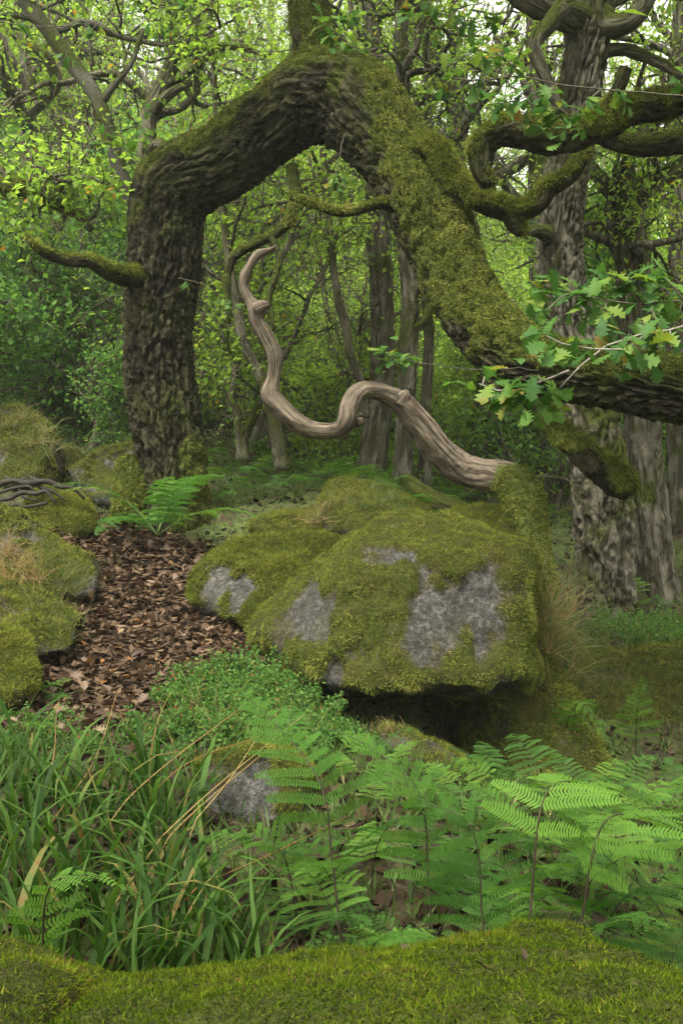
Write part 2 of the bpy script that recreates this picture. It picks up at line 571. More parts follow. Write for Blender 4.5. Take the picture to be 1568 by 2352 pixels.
LITTER = leaf_mat('dead_leaves', [(0.0, (0.012, 0.008, 0.005)), (0.3, (0.036, 0.023, 0.015)), (0.75, (0.105, 0.070, 0.044)), (0.93, (0.17, 0.115, 0.070)), (1.0, (0.19, 0.09, 0.03))], 0.12, 0.9, 0.05)
LITTER_ONE = leaf_mat('dead_leaf', [(0.0, (0.036, 0.022, 0.014)), (0.4, (0.080, 0.050, 0.032)), (0.75, (0.14, 0.092, 0.060)), (0.93, (0.20, 0.14, 0.088)), (1.0, (0.22, 0.11, 0.035))], 0.12, 0.65, 0.35, True)
MOSS = leaf_mat('moss_shoots', [(0.0, (0.036, 0.045, 0.009)), (0.45, (0.098, 0.118, 0.020)), (0.8, (0.17, 0.19, 0.032)), (1.0, (0.21, 0.18, 0.05))], 0.25, 0.95, 0.03)
MOSS_OLIVE = leaf_mat('moss_shoots_olive', [(0.0, (0.034, 0.044, 0.010)), (0.45, (0.105, 0.130, 0.024)), (0.8, (0.19, 0.215, 0.042)), (1.0, (0.25, 0.22, 0.07))], 0.25, 0.95, 0.03)
MOSS_BRIGHT = leaf_mat('moss_shoots_bright', [(0.0, (0.013, 0.024, 0.003)), (0.4, (0.042, 0.070, 0.005)), (0.75, (0.096, 0.132, 0.009)), (0.95, (0.16, 0.17, 0.02)), (1.0, (0.13, 0.07, 0.03))], 0.25, 0.95, 0.03)

def plain(name, a, b, scale=20, rough=0.8):
    m, nt = _mat(name)
    n = nz(nt, scale, 4, 0.6, gen(nt))
    finish(nt, ramp(nt, [(0.3, a), (0.7, b)], n), rough, n, 0.4, 0.005)
    return m
TWIG_PALE = plain('twig_pale', (0.13, 0.115, 0.09), (0.26, 0.24, 0.20), 60)
TWIG = plain('twig_bark', (0.050, 0.042, 0.028), (0.11, 0.095, 0.065), 40)
STALK = plain('fern_stalk', (0.014, 0.010, 0.006), (0.040, 0.030, 0.014), 30, 0.6)
STALK_G = plain('fern_stalk_green', (0.06, 0.11, 0.025), (0.10, 0.15, 0.04), 30, 0.55)
STEM = plain('shrub_stem', (0.05, 0.065, 0.02), (0.085, 0.075, 0.035), 60)
ROOT = plain('bare_root', (0.010, 0.008, 0.006), (0.034, 0.028, 0.022), 30)

def ground_mat():
    m, nt = _mat('forest_floor')
    p = gen(nt)
    n1 = nz(nt, 1.1, 5, 0.6, p); n2 = nz(nt, 18, 5, 0.7, p)
    soil = ramp(nt, [(0.3, (0.016, 0.011, 0.007)), (0.5, (0.036, 0.024, 0.015)), (0.7, (0.065, 0.043, 0.027))], n2)
    green = ramp(nt, [(0.3, (0.030, 0.044, 0.012)), (0.7, (0.085, 0.115, 0.024))], n2)
    k = ramp(nt, [(0.42, (0, 0, 0)), (0.58, (1, 1, 1))], math_(nt, 'ADD', n1, math_(nt, 'MULTIPLY', math_(nt, 'SUBTRACT', n2, 0.5), 0.3)))
    finish(nt, mixc(nt, k, soil, green), 0.95, n2, 0.8, 0.03)
    return m
GROUND = ground_mat()
PATH = plain('path_soil', (0.030, 0.019, 0.012), (0.085, 0.052, 0.032), 22, 0.95)
# ---------------------------------------------------------------- terrain
_ctl = []
for u, v, d in [(1000, 1765, 6.5), (700, 1640, 6.0), (350, 1450, 7.3), (300, 1270, 8.7), (400, 1195, 9.5), (0, 1620, 5.5),
                (560, 1480, 6.9), (200, 1920, 3.6), (900, 1900, 4.0), (1410, 1465, 10.0), (1500, 1365, 11.5), (1300, 1480, 9.0),
                (1250, 1800, 6.0), (1450, 1800, 6.6), (700, 1130, 11.0), (850, 1125, 13.0), (1137, 1185, 15.0), (1255, 1185, 16.0),
                (560, 1190, 9.3), (60, 1110, 10.0), (185, 830, 20.0), (280, 1010, 14.0), (100, 1240, 8.3), (1000, 1180, 10.0),
                (1560, 1215, 13.0), (600, 1900, 4.0), (1450, 1900, 4.6), (250, 1700, 4.9), (-250, 1500, 6.0), (-300, 1000, 10.0), (1800, 1500, 8.0)]:
    _ctl.append(P(u, v, d))
_ctl += [np.array(p, dtype=float) for p in [(0, 0, 0), (-1.2, 1.5, 0.15), (1.2, 1.5, 0.0), (0.3, 2.9, 0.12), (-1.0, 2.6, 0.3), (1.5, 3.0, 0.05), (-5, 0, 0.3), (5, 0, -0.2), (0, -5, -0.4), (9, 4, -0.4), (-9, 5, 2.2),
         (-14, 30, 9.0), (0, 25, 4.2), (12, 25, 1.8), (0, 45, 7.0), (30, 40, 2.5), (-35, 35, 14.0), (0, 90, 12.0), (50, 90, 6.0), (-60, 90, 20.0), (45, 10, -1.0), (-45, 5, 8.0), (9, 14, 1.0), (-9, 16, 4.2)]]
_ctl = np.array(_ctl)
def _tk(a, b):
    r2 = ((a[:, None, :] - b[None, :, :]) ** 2).sum(-1)
    return 0.5 * r2 * np.log(r2 + 1e-9)
_n_ = len(_ctl)
_A = np.zeros((_n_ + 3, _n_ + 3))
_A[:_n_, :_n_] = _tk(_ctl[:, :2], _ctl[:, :2]) + np.eye(_n_) * 0.25
_A[:_n_, _n_] = 1; _A[:_n_, _n_ + 1:] = _ctl[:, :2]
_A[_n_:, :_n_] = _A[:_n_, _n_:].T
_tw = np.linalg.solve(_A, np.concatenate([_ctl[:, 2], np.zeros(3)]))
def gz(xy):
    """ground height"""
    xy = np.atleast_2d(np.asarray(xy, dtype=float))
    z = _tk(xy, _ctl[:, :2]) @ _tw[:_n_] + _tw[_n_] + xy @ _tw[_n_ + 1:]
    p3 = np.column_stack([xy, np.zeros(len(xy))])
    return z + 0.05 * fbm(p3 * 1.3, 3, 41) + 0.018 * fbm(p3 * 7.0, 2, 43)
def g1(x, y):
    return float(gz([[x, y]])[0])

gx = np.sinh(np.linspace(-1, 1, 200) * 4.2) / math.sinh(4.2) * 60.0
gy = -6 + np.concatenate([np.linspace(0, 20, 200), 20 + (np.linspace(0, 1, 60)[1:] ** 1.8) * 100])
GX, GY = np.meshgrid(gx, gy)
xy = np.column_stack([GX.ravel(), GY.ravel()])
zz = gz(xy)
nx, ny = len(gx), len(gy)
ii = (np.arange(ny - 1)[:, None] * nx + np.arange(nx - 1)[None, :]).ravel()
ground = obj('ground', np.column_stack([xy, zz]), [np.stack([ii, ii + 1, ii + nx + 1, ii + nx], axis=-1)], GROUND)
ground['kind'] = 'structure'

# the path of fallen leaves
PATH_POLY = np.array([(-2.6, 9.3), (-1.75, 9.1), (-1.25, 8.9), (-0.85, 7.8), (-0.55, 6.9), (-0.75, 6.1), (-0.95, 5.4), (-1.25, 4.9), (-1.75, 4.9), (-2.0, 5.8), (-2.15, 6.9), (-2.45, 8.0)])
def in_poly(q, poly):
    q = np.atleast_2d(q); c = np.zeros(len(q), dtype=bool)
    for k in range(len(poly)):
        a, b = poly[k], poly[k - 1]
        m = ((a[1] > q[:, 1]) != (b[1] > q[:, 1])) & (q[:, 0] < (b[0] - a[0]) * (q[:, 1] - a[1]) / (b[1] - a[1] + 1e-12) + a[0])
        c ^= m
    return c
px_, py_ = np.meshgrid(np.arange(-2.9, -0.3, 0.035), np.arange(4.6, 9.6, 0.035))
pxy = np.column_stack([px_.ravel(), py_.ravel()])
wob = np.column_stack([fbm(np.column_stack([pxy, np.zeros(len(pxy))]) * 2.5, 3, 3), fbm(np.column_stack([pxy, np.ones(len(pxy))]) * 2.5, 3, 4)]) * 0.16
pin = in_poly(pxy + wob, PATH_POLY)
h_, w_ = px_.shape
q0 = (np.arange(h_ - 1)[:, None] * w_ + np.arange(w_ - 1)[None, :]).ravel()
Q = np.stack([q0, q0 + 1, q0 + w_ + 1, q0 + w_], axis=-1)
Q = Q[pin[Q].all(axis=1)]
used, inv = np.unique(Q, return_inverse=True)
pz = gz(pxy[used]) + 0.014
leaf_path = obj('path', np.column_stack([pxy[used], pz]), [inv.reshape(-1, 4)], PATH)
leaf_path['kind'] = 'structure'
leaf_path['label'] = 'narrow woodland path covered in brown fallen leaves'

# ---------------------------------------------------------------- boulders
def ico(sub):
    import bmesh
    bm = bmesh.new()
    bmesh.ops.create_icosphere(bm, subdivisions=sub, radius=1.0)
    V = np.array([v.co[:] for v in bm.verts])
    Fc = np.array([[v.index for v in f.verts] for f in bm.faces])
    bm.free()
    return V, Fc
_ICO = {k: ico(k) for k in (4, 5, 6)}

def hull_planes(pts):
    import bmesh
    bm = bmesh.new()
    for p in pts: bm.verts.new(p)
    bmesh.ops.convex_hull(bm, input=bm.verts[:])
    bmesh.ops.recalc_face_normals(bm, faces=bm.faces[:])
    N = np.array([f.normal[:] for f in bm.faces if f.calc_area() > 1e-8])
    C = np.array([f.calc_center_median()[:] for f in bm.faces if f.calc_area() > 1e-8])
    bm.free()
    return N, C

def rock_surface(pts, sub=6, p=9, amp=0.05, freq=2.0, seed=0, grow=1.04):
    pts = np.asarray(pts, dtype=float)
    ctr = (pts.max(0) + pts.min(0)) / 2
    N, C = hull_planes(pts - ctr)
    s = np.sign((N * C).sum(1)); N = N * s[:, None]
    h = np.maximum((N * C).sum(1), 1e-3)
    D, Fc = _ICO[sub]
    k = np.maximum(D @ N.T / h[None, :], 0)
    # merge near-equal planes so that triangulated facets do not count twice
    mx = k.max(axis=1, keepdims=True)
    r = 1 / (mx[:, 0] * (((k / mx) ** p).mean(axis=1) * 6) ** (1 / p))
    V = D * r[:, None] * grow
    nrm = surf_normals(V, [Fc])
    W = V + ctr
    dsp = amp * fbm(W * freq, 4, seed) + amp * 0.25 * fbm(W * freq * 5, 3, seed + 50)
    W = W + nrm * dsp[:, None]
    return W, [Fc], surf_normals(W, [Fc]), ctr

def boulder(name, pts, label, cat='boulder', group=None, sub=6, p=9, amp=0.05, freq=2.0, seed=0, moss_n=30000, ml=0.035, mw=0.007, bias=0.0, up=0.9,
            stone=(), extra=(), mat=None, droop=0.45, mh=0.03, bend=False, grow=1.04, keep=None):
    """a weathered block; stone / extra: (point, radius) of bare and of mossy patches"""
    V, Fc, N, ctr = rock_surface(pts, sub, p, amp, freq, seed, grow)
    w = 0.5 + bias + up * (N[:, 2] - 0.25) + 0.55 * fbm(V * 3.0, 4, seed + 21)
    for c, r, k in stone:
        d = (np.linalg.norm((V - np.asarray(c)) / np.asarray(r), axis=1) + 0.75 * fbm(V * np.array([5, 5, 3.0]), 4, seed + 33))
        zn = 1 - sstep(0.7, 1.25, d)
        w = w - k * zn + 0.62 * zn * fbm(V * np.array([9, 9, 3.2]), 4, seed + 37)
    w = np.clip(w, 0, 1)
    m = sstep(0.35, 0.65, w)
    V = V + N * (m * mh * (1 + 0.7 * fbm(V * 9, 3, seed + 8)))[:, None]
    base = np.array([ctr[0], ctr[1], V[:, 2].min()])
    e = empty(name, base, label, cat, group)
    obj('stone', V, Fc, ROCK, e, base, {'moss': w})
    if moss_n:
        wt = sstep(0.32, 0.72, w + 0.30 * fbm(V * 17, 3, seed + 61)) + 0.03 * (w > .2)
        if keep is not None: wt = wt * keep(V)
        top = sstep(0.25, 0.6, N[:, 2] + 0.25 * fbm(V * 4, 2, seed + 9))
        if mat is MOSS_OLIVE:      # a greener species in cushions above, olive hanging moss on the flanks
            r = strands(V, Fc, wt * top, int(moss_n * 0.38), ml * 0.75, mw * 0.9, droop * 0.4, 0.8, 0.65, seed + 76, bend)
            if r: obj('moss', r[0], r[1], MOSS, e, base, r[2], False, True)
            wt = wt * (1 - top * 0.9); moss_n = int(moss_n * 0.55)
        r = strands(V, Fc, wt, moss_n, ml, mw, droop, 0.8, 0.65, seed + 77, bend)
        if r: obj('moss', r[0], r[1], mat or MOSS, e, base, r[2], False, True)
    return e

def uvd(*rows):
    return np.array([P(*r) for r in rows])

# the great boulder in the middle
boulder('boulder', uvd((705, 1525, 6.2), (635, 1425, 6.75), (795, 1575, 6.05), (1000, 1562, 5.95), (1178, 1556, 6.1), (1188, 1288, 6.4), (850, 1288, 6.32),
                       (880, 1200, 7.1), (978, 1194, 7.2), (1208, 1270, 7.3), (1215, 1420, 7.2), (588, 1442, 7.2), (620, 1405, 7.6),
                       (620, 1560, 8.0), (1215, 1560, 8.0), (920, 1230, 8.0), (1200, 1300, 8.0), (860, 1595, 7.1), (1120, 1595, 7.1)),
        'great square-faced boulder draped in moss with bare grey stone patches, beneath the arched oak', p=44, amp=0.045, freq=2.2, seed=3, moss_n=170000, ml=0.027, mw=0.0065,
        bias=0.22, up=0.42, droop=0.7, mh=0.045, mat=MOSS_OLIVE,
        stone=((P(1045, 1395, 6.2), (0.36, 0.45, 0.33), 0.52), (P(1090, 1400, 6.2), (0.16, 0.4, 0.2), 0.35), (P(950, 1490, 6.1), (0.07, 0.4, 0.12), 0.4), (P(715, 1390, 6.5), (0.16, 0.4, 0.2), 0.8), (P(885, 1278, 6.35), (0.13, 0.3, 0.06), 0.8), (P(1150, 1565, 6.2), (0.07, 0.3, 0.05), 0.7), (P(770, 1545, 6.2), (0.05, 0.3, 0.09), 0.8)))
boulder('boulder', uvd((463, 1330, 7.6), (475, 1390, 7.4), (530, 1430, 7.2), (620, 1440, 7.1), (505, 1262, 8.0), (560, 1240, 8.1), (640, 1234, 8.2), (740, 1234, 8.2), (810, 1250, 8.1),
                       (480, 1400, 8.5), (800, 1400, 8.8), (800, 1450, 7.3), (560, 1300, 7.5)),
        'low rounded boulder with bright moss cover beside the leafy path', p=7, amp=0.05, seed=13, moss_n=70000, ml=0.04, mw=0.0075, bias=0.3, up=0.5,
        stone=((P(500, 1350, 7.5), (0.13, 0.5, 0.14), 1.1), (P(545, 1370, 7.3), (0.09, 0.4, 0.16), 1.1), (P(600, 1350, 7.4), (0.06, 0.3, 0.05), .6)))
boulder('boulder', uvd((1120, 1650, 6.7), (1200, 1495, 6.8), (1255, 1525, 6.8), (1330, 1640, 6.7), (1392, 1765, 6.6), (1060, 1800, 6.6), (1180, 1800, 6.25), (1320, 1810, 6.3),
                       (1190, 1500, 7.8), (1390, 1770, 7.6), (1020, 1720, 7.8), (1120, 1560, 7.4)),
        'sloping mossy rock wedged under the right end of the great boulder', p=8, amp=0.06, seed=23, moss_n=60000, ml=0.05, mw=0.007, bias=0.12, up=0.5, droop=0.8, mat=MOSS_OLIVE)
boulder('boulder', uvd((820, 1590, 7.4), (960, 1600, 7.4), (1120, 1610, 7.4), (800, 1740, 7.2), (950, 1790, 7.0), (1120, 1800, 7.1), (800, 1620, 8.2), (1120, 1620, 8.2), (820, 1780, 8.2), (1120, 1790, 8.2)),
        'dark rock in the shadow gap below the great boulder', sub=5, p=8, amp=0.06, seed=33, moss_n=9000, bias=-0.15, droop=0.6)
boulder('boulder', uvd((1085, 1775, 5.6), (1000, 1725, 5.7), (930, 1668, 5.8), (880, 1668, 5.9), (880, 1745, 5.6), (980, 1790, 5.4), (1080, 1800, 5.4), (900, 1670, 6.4), (1080, 1745, 6.3)),
        'flat grey stone slab tilted before the shadow gap', sub=5, p=9, amp=0.03, seed=43, moss_n=7000, bias=-0.35, up=0.4, mh=0.012)
boulder('boulder', uvd((455, 1770, 4.2), (520, 1745, 4.2), (620, 1745, 4.2), (690, 1790, 4.2), (675, 1900, 4.1), (665, 1945, 4.1), (520, 1935, 4.0), (450, 1880, 4.1), (480, 1760, 4.8), (690, 1780, 4.8), (660, 1950, 4.8), (460, 1940, 4.8)),
        'small dark stone with hanging moss among the grass and bracken', sub=6, p=9, amp=0.04, seed=53, moss_n=22000, ml=0.045, mw=0.005, bias=-0.05, up=0.6, droop=0.9, mat=MOSS_OLIVE,
        stone=((P(600, 1860, 4.05), (0.2, 0.3, 0.13), 1.0),))
# left side
boulder('boulder', uvd((-80, 1000, 10.2), (0, 952, 10.4), (60, 945, 10.4), (105, 975, 10.3), (135, 1060, 10.0), (130, 1110, 9.8), (-80, 1120, 9.8), (30, 1110, 9.5), (0, 1040, 9.7), (90, 1060, 9.7), (120, 1050, 11.5), (-80, 990, 11.5), (40, 960, 11.2)),
        'tall round-topped boulder with hanging dry grass and moss, left of the arched oak', p=16, amp=0.10, freq=2.6, seed=63, moss_n=30000, ml=0.06, mw=0.009, bias=-0.22, up=1.0, droop=0.9, mat=MOSS_OLIVE)
boulder('boulder', uvd((110, 1035, 10.9), (150, 1022, 11), (200, 1050, 11), (215, 1110, 10.8), (110, 1120, 10.8), (120, 1050, 11.8), (215, 1090, 11.8)),
        'plain grey boulder behind the tall round-topped one', sub=5, p=8, amp=0.05, seed=73, moss_n=6000, bias=-0.25, up=0.6)
boulder('boulder', uvd((170, 1085, 9.9), (215, 1040, 10.1), (280, 1015, 10.2), (345, 1012, 10.2), (200, 1145, 9.7), (300, 1150, 9.5), (360, 1110, 9.9), (180, 1120, 10.8), (350, 1080, 11)),
        'dark boulder with mossy crown touching the left foot of the arched oak', p=16, amp=0.10, freq=2.6, seed=83, moss_n=26000, bias=-0.14, up=0.9, mat=MOSS_OLIVE)
boulder('boulder', uvd((70, 1150, 8.9), (120, 1122, 9.1), (180, 1130, 9.1), (208, 1190, 8.9), (190, 1235, 8.6), (80, 1240, 8.5), (100, 1130, 9.6), (200, 1180, 9.6)),
        'small smooth mossy boulder at the top of the leafy path', sub=5, p=7, amp=0.04, seed=93, moss_n=22000, bias=0.25, up=0.5)
boulder('boulder', uvd((-120, 1190, 7.9), (0, 1176, 8.0), (70, 1196, 8.0), (140, 1250, 7.8), (205, 1330, 7.5), (190, 1370, 7.3), (-100, 1400, 7.0), (60, 1380, 7.0), (-120, 1250, 8.9), (170, 1300, 8.5), (40, 1200, 8.8)),
        'broad sloping boulder capped with moss and dry grass along the left of the path', p=16, amp=0.10, freq=2.6, seed=103, moss_n=50000, ml=0.045, bias=-0.22, up=0.95, droop=0.7, mat=MOSS_OLIVE)
boulder('boulder', uvd((-120, 1370, 6.8), (0, 1350, 6.9), (100, 1375, 6.8), (165, 1430, 6.5), (150, 1500, 6.2), (40, 1520, 6.0), (-100, 1520, 6.0), (-120, 1400, 7.5), (150, 1420, 7.2)),
        'low mossy bank stone with thin grass below the broad sloping boulder', p=16, amp=0.10, freq=2.6, seed=113, moss_n=40000, ml=0.05, bias=-0.24, up=0.8, droop=0.7, mat=MOSS_OLIVE)
boulder('boulder', uvd((-80, 1455, 5.6), (0, 1443, 5.7), (45, 1465, 5.6), (65, 1530, 5.4), (60, 1620, 5.1), (-80, 1640, 5.0), (-80, 1480, 6.2), (50, 1500, 6.1)),
        'small rounded moss cushion stone rising from the grass at the left', sub=5, p=7, amp=0.04, seed=123, moss_n=30000, ml=0.03, bias=0.3, up=0.4)
# behind the great boulder
boulder('boulder', uvd((585, 1210, 8.9), (630, 1188, 9.1), (720, 1178, 9.2), (780, 1190, 9.2), (790, 1235, 8.9), (600, 1245, 8.7), (600, 1200, 9.8), (780, 1190, 9.8)),
        'low mossy stone between the arched oak and the great boulder', sub=5, p=7, amp=0.04, seed=133, moss_n=20000, bias=0.3, up=0.4)
boulder('boulder', uvd((745, 1150, 9.2), (790, 1108, 9.8), (850, 1105, 10.0), (920, 1135, 9.8), (985, 1185, 9.4), (980, 1220, 8.9), (760, 1230, 8.8), (860, 1180, 9.0), (780, 1130, 10.8), (960, 1170, 10.8)),
        'pale moss-grown rock with tufts of grass rising behind the great boulder', p=7, amp=0.05, seed=143, moss_n=36000, bias=0.15, up=0.5)
boulder('boulder', uvd((1010, 1215, 8.3), (1050, 1180, 8.6), (1110, 1166, 8.7), (1160, 1185, 8.5), (1165, 1240, 8.1), (1020, 1250, 8.1), (1020, 1190, 9.3), (1160, 1190, 9.3)),
        'small flat mossy stone at the foot of the twisted dead limb', sub=5, p=7, amp=0.04, seed=153, moss_n=20000, bias=0.2, up=0.5)
boulder('boulder', uvd((1150, 1215, 7.6), (1175, 1198, 7.7), (1215, 1205, 7.7), (1225, 1250, 7.6), (1150, 1262, 7.5), (1160, 1200, 8.1), (1220, 1215, 8.1)),
        'fist of stone with a moss cap perched on the right shoulder of the great boulder', sub=5, p=7, amp=0.03, seed=158, moss_n=10000, bias=0.2, up=0.5)
# right side ledge
boulder('boulder', uvd((1335, 1520, 8.0), (1450, 1506, 8.2), (1700, 1505, 8.2), (1330, 1600, 7.8), (1350, 1790, 7.4), (1500, 1790, 7.2), (1700, 1790, 7.2), (1500, 1560, 7.7), (1700, 1530, 7.8), (1340, 1530, 9.5), (1700, 1520, 9.5), (1700, 1800, 9.5), (1340, 1800, 9.3)),
        'flat-topped mossy rock ledge below the big straight oak', p=16, grow=1.07, amp=0.07, seed=163, moss_n=60000, ml=0.05, mw=0.008, bias=0.25, up=0.35, droop=0.8, mat=MOSS_OLIVE)
# nearest rock: a dome that crests right of the middle and falls away to the right
def dome(x0, x1, xc, H, al, ar, b, yc, zb):
    pts = []
    for x in np.linspace(x0, x1, 15):
        for y in np.linspace(0.35, 2.35, 13):
            a = ar if x > xc else al
            z = H - a * (x - xc) ** 2 - b * (y - yc) ** 2
            if z > zb: pts.append((x, y, z))
            pts.append((x, y, zb))
    return np.array(pts)
boulder('boulder', dome(-0.39, 1.1, 0.33, 0.95, 0.14, 1.8, 0.36, 1.1, -0.2),
        'nearest wide boulder under a thick carpet of yellow-green moss', p=40, amp=0.03, freq=3.0, seed=173, moss_n=300000, ml=0.0105, mw=0.0028, bias=0.6, up=0.2, droop=0.15, mat=MOSS_BRIGHT, mh=0.025, grow=1.0, keep=lambda V: (V[:, 1] > 0.85) * (V[:, 2] > 0.35) + 0.03)
boulder('boulder', dome(-1.2, -0.46, -0.8, 0.94, 0.1, 0.35, 0.36, 1.1, -0.2),
        'yellowish mossy boulder parted by a litter-filled crack from the nearest wide boulder', p=40, amp=0.03, freq=3.0, seed=183, moss_n=90000, ml=0.0105, mw=0.0028, bias=0.6, up=0.2, droop=0.15, mat=MOSS_BRIGHT, mh=0.025, grow=1.0, keep=lambda V: (V[:, 1] > 0.85) * (V[:, 2] > 0.35) + 0.03)
# ---------------------------------------------------------------- the arched oak
def limb(name, rows, mat, parent, origin, seg=14, step=0.04, seed=0, freq=10.0, depth=0.012, lump=0.10, mossf=None, moss_n=0, ml=0.05, mw=0.008, twist=0.0, stretch=4.0, mossmat=None, droop=0.6, plates=0.35, flute=None):
    """one trunk, limb or stub through the given points; returns its object"""
    path = rows if isinstance(rows, np.ndarray) else px_path(rows)
    c = spline(path, step=step)
    f0 = bark_fun(freq, depth, stretch, lump, seed, twist, plates=plates)
    def f(TH, S, RR, RAD):
        out, b = f0(TH, S, RR, RAD)
        if flute: out = out * (1 + flute[0] * np.sin(TH * flute[1] + S * flute[2] + 0.6 * np.sin(S * 2 + TH)))
        return out, b
    V, Fc, N, b = tube(c[:, :3], c[:, 3], seg, f)
    Ns = surf_normals(V, Fc)
    moss = np.zeros(len(V))
    if mossf is not None:
        moss = np.clip(mossf(V, N) , 0, 1)
        m = sstep(0.4, 0.75, moss)
        V = V + N * (m * 0.014 * (1 + fbm(V * 14, 2, seed + 4)))[:, None]
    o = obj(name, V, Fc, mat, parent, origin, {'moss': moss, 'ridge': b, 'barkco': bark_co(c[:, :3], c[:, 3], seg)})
    if moss_n:
        r = strands(V, Fc, sstep(0.4, 0.8, moss), int(moss_n * 0.85), ml, mw * 1.15, droop, 0.7, 0.6, seed + 5)
        if r: obj('moss', r[0], r[1], mossmat or MOSS_OLIVE, o, None, r[2], False, True)
        ch = o.children[0] if r else None
        if ch is not None:   # strands were built in world space
            ch.data.transform(Matrix.Translation(-Vector([float(q) for q in origin])))
    return o

def top_moss(bias=0.1, k=0.9, f=3.0, seed=0):
    return lambda V, N: 0.35 + bias + k * N[:, 2] * 0.5 + 0.5 * fbm(V * f, 3, seed)

A0 = P(405, 1200, 9.5)
arch = empty('oak_tree', A0, 'old oak bent into a high mossy arch, its limb coming down to the right', 'tree')
arch_rows = [(415, 1290, 9.5, 120), (408, 1205, 9.5, 86), (403, 1130, 9.5, 72), (395, 1040, 9.5, 76), (380, 950, 9.5, 79), (367, 880, 9.5, 78), (362, 790, 9.5, 78),
             (369, 700, 9.5, 83), (377, 620, 9.5, 86), (380, 550, 9.5, 84), (384, 490, 9.5, 84), (400, 440, 9.48, 88), (450, 405, 9.45, 84), (505, 377, 9.4, 82), (570, 330, 9.35, 84), (640, 275, 9.2, 84), (695, 237, 9.1, 95), (745, 222, 9.0, 106),
             (805, 240, 8.9, 106), (862, 300, 8.7, 95), (925, 380, 8.5, 83), (972, 470, 8.3, 84), (1022, 585, 8.1, 75), (1068, 680, 7.9, 74), (1128, 770, 7.6, 74), (1205, 828, 7.3, 70), (1300, 853, 7.0, 66), (1400, 868, 6.8, 68),
             (1500, 888, 6.6, 70), (1610, 905, 6.5, 74), (1740, 935, 6.4, 85), (1850, 1010, 6.4, 100), (1915, 1180, 6.4, 110), (1930, 1450, 6.4, 125), (1932, 1640, 6.4, 150), (1935, 1900, 6.4, 175)]
def arch_moss(V, N):
    u = 784 + V[:, 0] / V[:, 1] * F
    v = 1176 - (V[:, 2] - CAMZ) / V[:, 1] * F
    n = fbm(V * 3.2, 4, 71) + 0.5 * sstep(0.0, 0.6, V[:, 0]) * fbm(V * 6.5, 3, 72)
    w = 0.20 + 0.75 * np.maximum(N[:, 2], -0.3) + 0.45 * n
    right = sstep(0.0, 0.6, V[:, 0])     # the descending limb is moss all round
    w = w + 0.50 * right * (1 - 0.35 * sstep(3.4, 2.6, V[:, 2]))
    foot = sstep(-1.75, -1.35, V[:, 0]) * sstep(2.8, 1.9, V[:, 2]) * (V[:, 0] < 0)       # right side of the left foot
    w = w + 0.55 * foot
    w = w + 0.35 * sstep(4.0, 4.6, V[:, 2]) * (V[:, 0] < 0) * np.maximum(N[:, 2] + 0.1, 0)
    return w
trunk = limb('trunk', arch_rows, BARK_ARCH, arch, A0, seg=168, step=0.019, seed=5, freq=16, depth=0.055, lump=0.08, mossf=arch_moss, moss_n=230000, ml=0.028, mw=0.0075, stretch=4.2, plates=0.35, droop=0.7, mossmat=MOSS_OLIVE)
tm = top_moss
limb('upright_stem', [(745, 240, 9.0, 60), (728, 160, 9.0, 52), (715, 90, 9.0, 46), (708, 20, 9.0, 44), (700, -80, 9.0, 42), (690, -250, 9.1, 36), (700, -480, 9.2, 28)], BARK_ARCH, arch, A0, 48, 0.03, 6, 9, 0.03, mossf=tm(0.38, 0.1), moss_n=18000, ml=0.035)
limb('limb', [(360, 645, 9.4, 34), (310, 638, 9.2, 26), (255, 628, 9.0, 20), (205, 603, 8.8, 14), (160, 600, 8.7, 13), (115, 588, 8.6, 11), (85, 572, 8.5, 8), (60, 545, 8.45, 4)], BARK_ARCH, arch, A0, 24, 0.03, 7, 12, 0.015, mossf=tm(0.15), moss_n=9000)
limb('limb', [(905, 470, 8.3, 16), (870, 470, 8.2, 11), (825, 482, 8.1, 10), (780, 489, 8.0, 10), (730, 474, 8.0, 9), (690, 460, 8.0, 9), (666, 452, 8.0, 7)], BARK_ARCH, arch, A0, 16, 0.03, 8, 12, 0.01, mossf=tm(0.35), moss_n=3500, ml=0.03)
limb('limb', [(930, 395, 8.4, 24), (955, 350, 8.2, 20), (985, 332, 8.1, 19), (1015, 355, 8.0, 19), (1035, 400, 8.0, 21), (1068, 440, 7.95, 22), (1120, 470, 7.9, 24), (1180, 485, 7.9, 24), (1230, 468, 7.9, 22), (1260, 435, 7.9, 20), (1310, 403, 7.9, 17), (1338, 360, 7.9, 14), (1345, 315, 7.9, 12), (1340, 285, 7.9, 8)],
     BARK_ARCH, arch, A0, 28, 0.025, 9, 12, 0.016, mossf=tm(0.35), moss_n=22000, ml=0.055)
limb('limb', [(1165, 480, 7.9, 22), (1180, 515, 7.9, 20), (1195, 540, 7.9, 10)], BARK_ARCH, arch, A0, 16, 0.03, 10, 12, 0.015, mossf=tm(0.1), moss_n=1500)
limb('broken_limb', [(1190, 850, 7.3, 30), (1235, 945, 7.2, 20), (1280, 990, 7.15, 24), (1330, 1035, 7.1, 30), (1380, 1078, 7.1, 34), (1420, 1112, 7.1, 34), (1442, 1140, 7.1, 16)], BARK_ARCH, arch, A0, 32, 0.025, 11, 11, 0.03, lump=.2, mossf=tm(0.2), moss_n=16000, ml=0.07, droop=1.0)
limb('limb', [(668, 385, 9.2, 12), (677, 430, 9.1, 9), (672, 490, 9.0, 9), (640, 535, 9.0, 9), (590, 560, 9.0, 9), (540, 590, 9.0, 9), (522, 640, 9.0, 8), (528, 700, 9.0, 5)], BARK_ARCH, arch, A0, 12, 0.03, 12, 12, 0.006, mossf=tm(0.2), moss_n=2500, ml=.03)
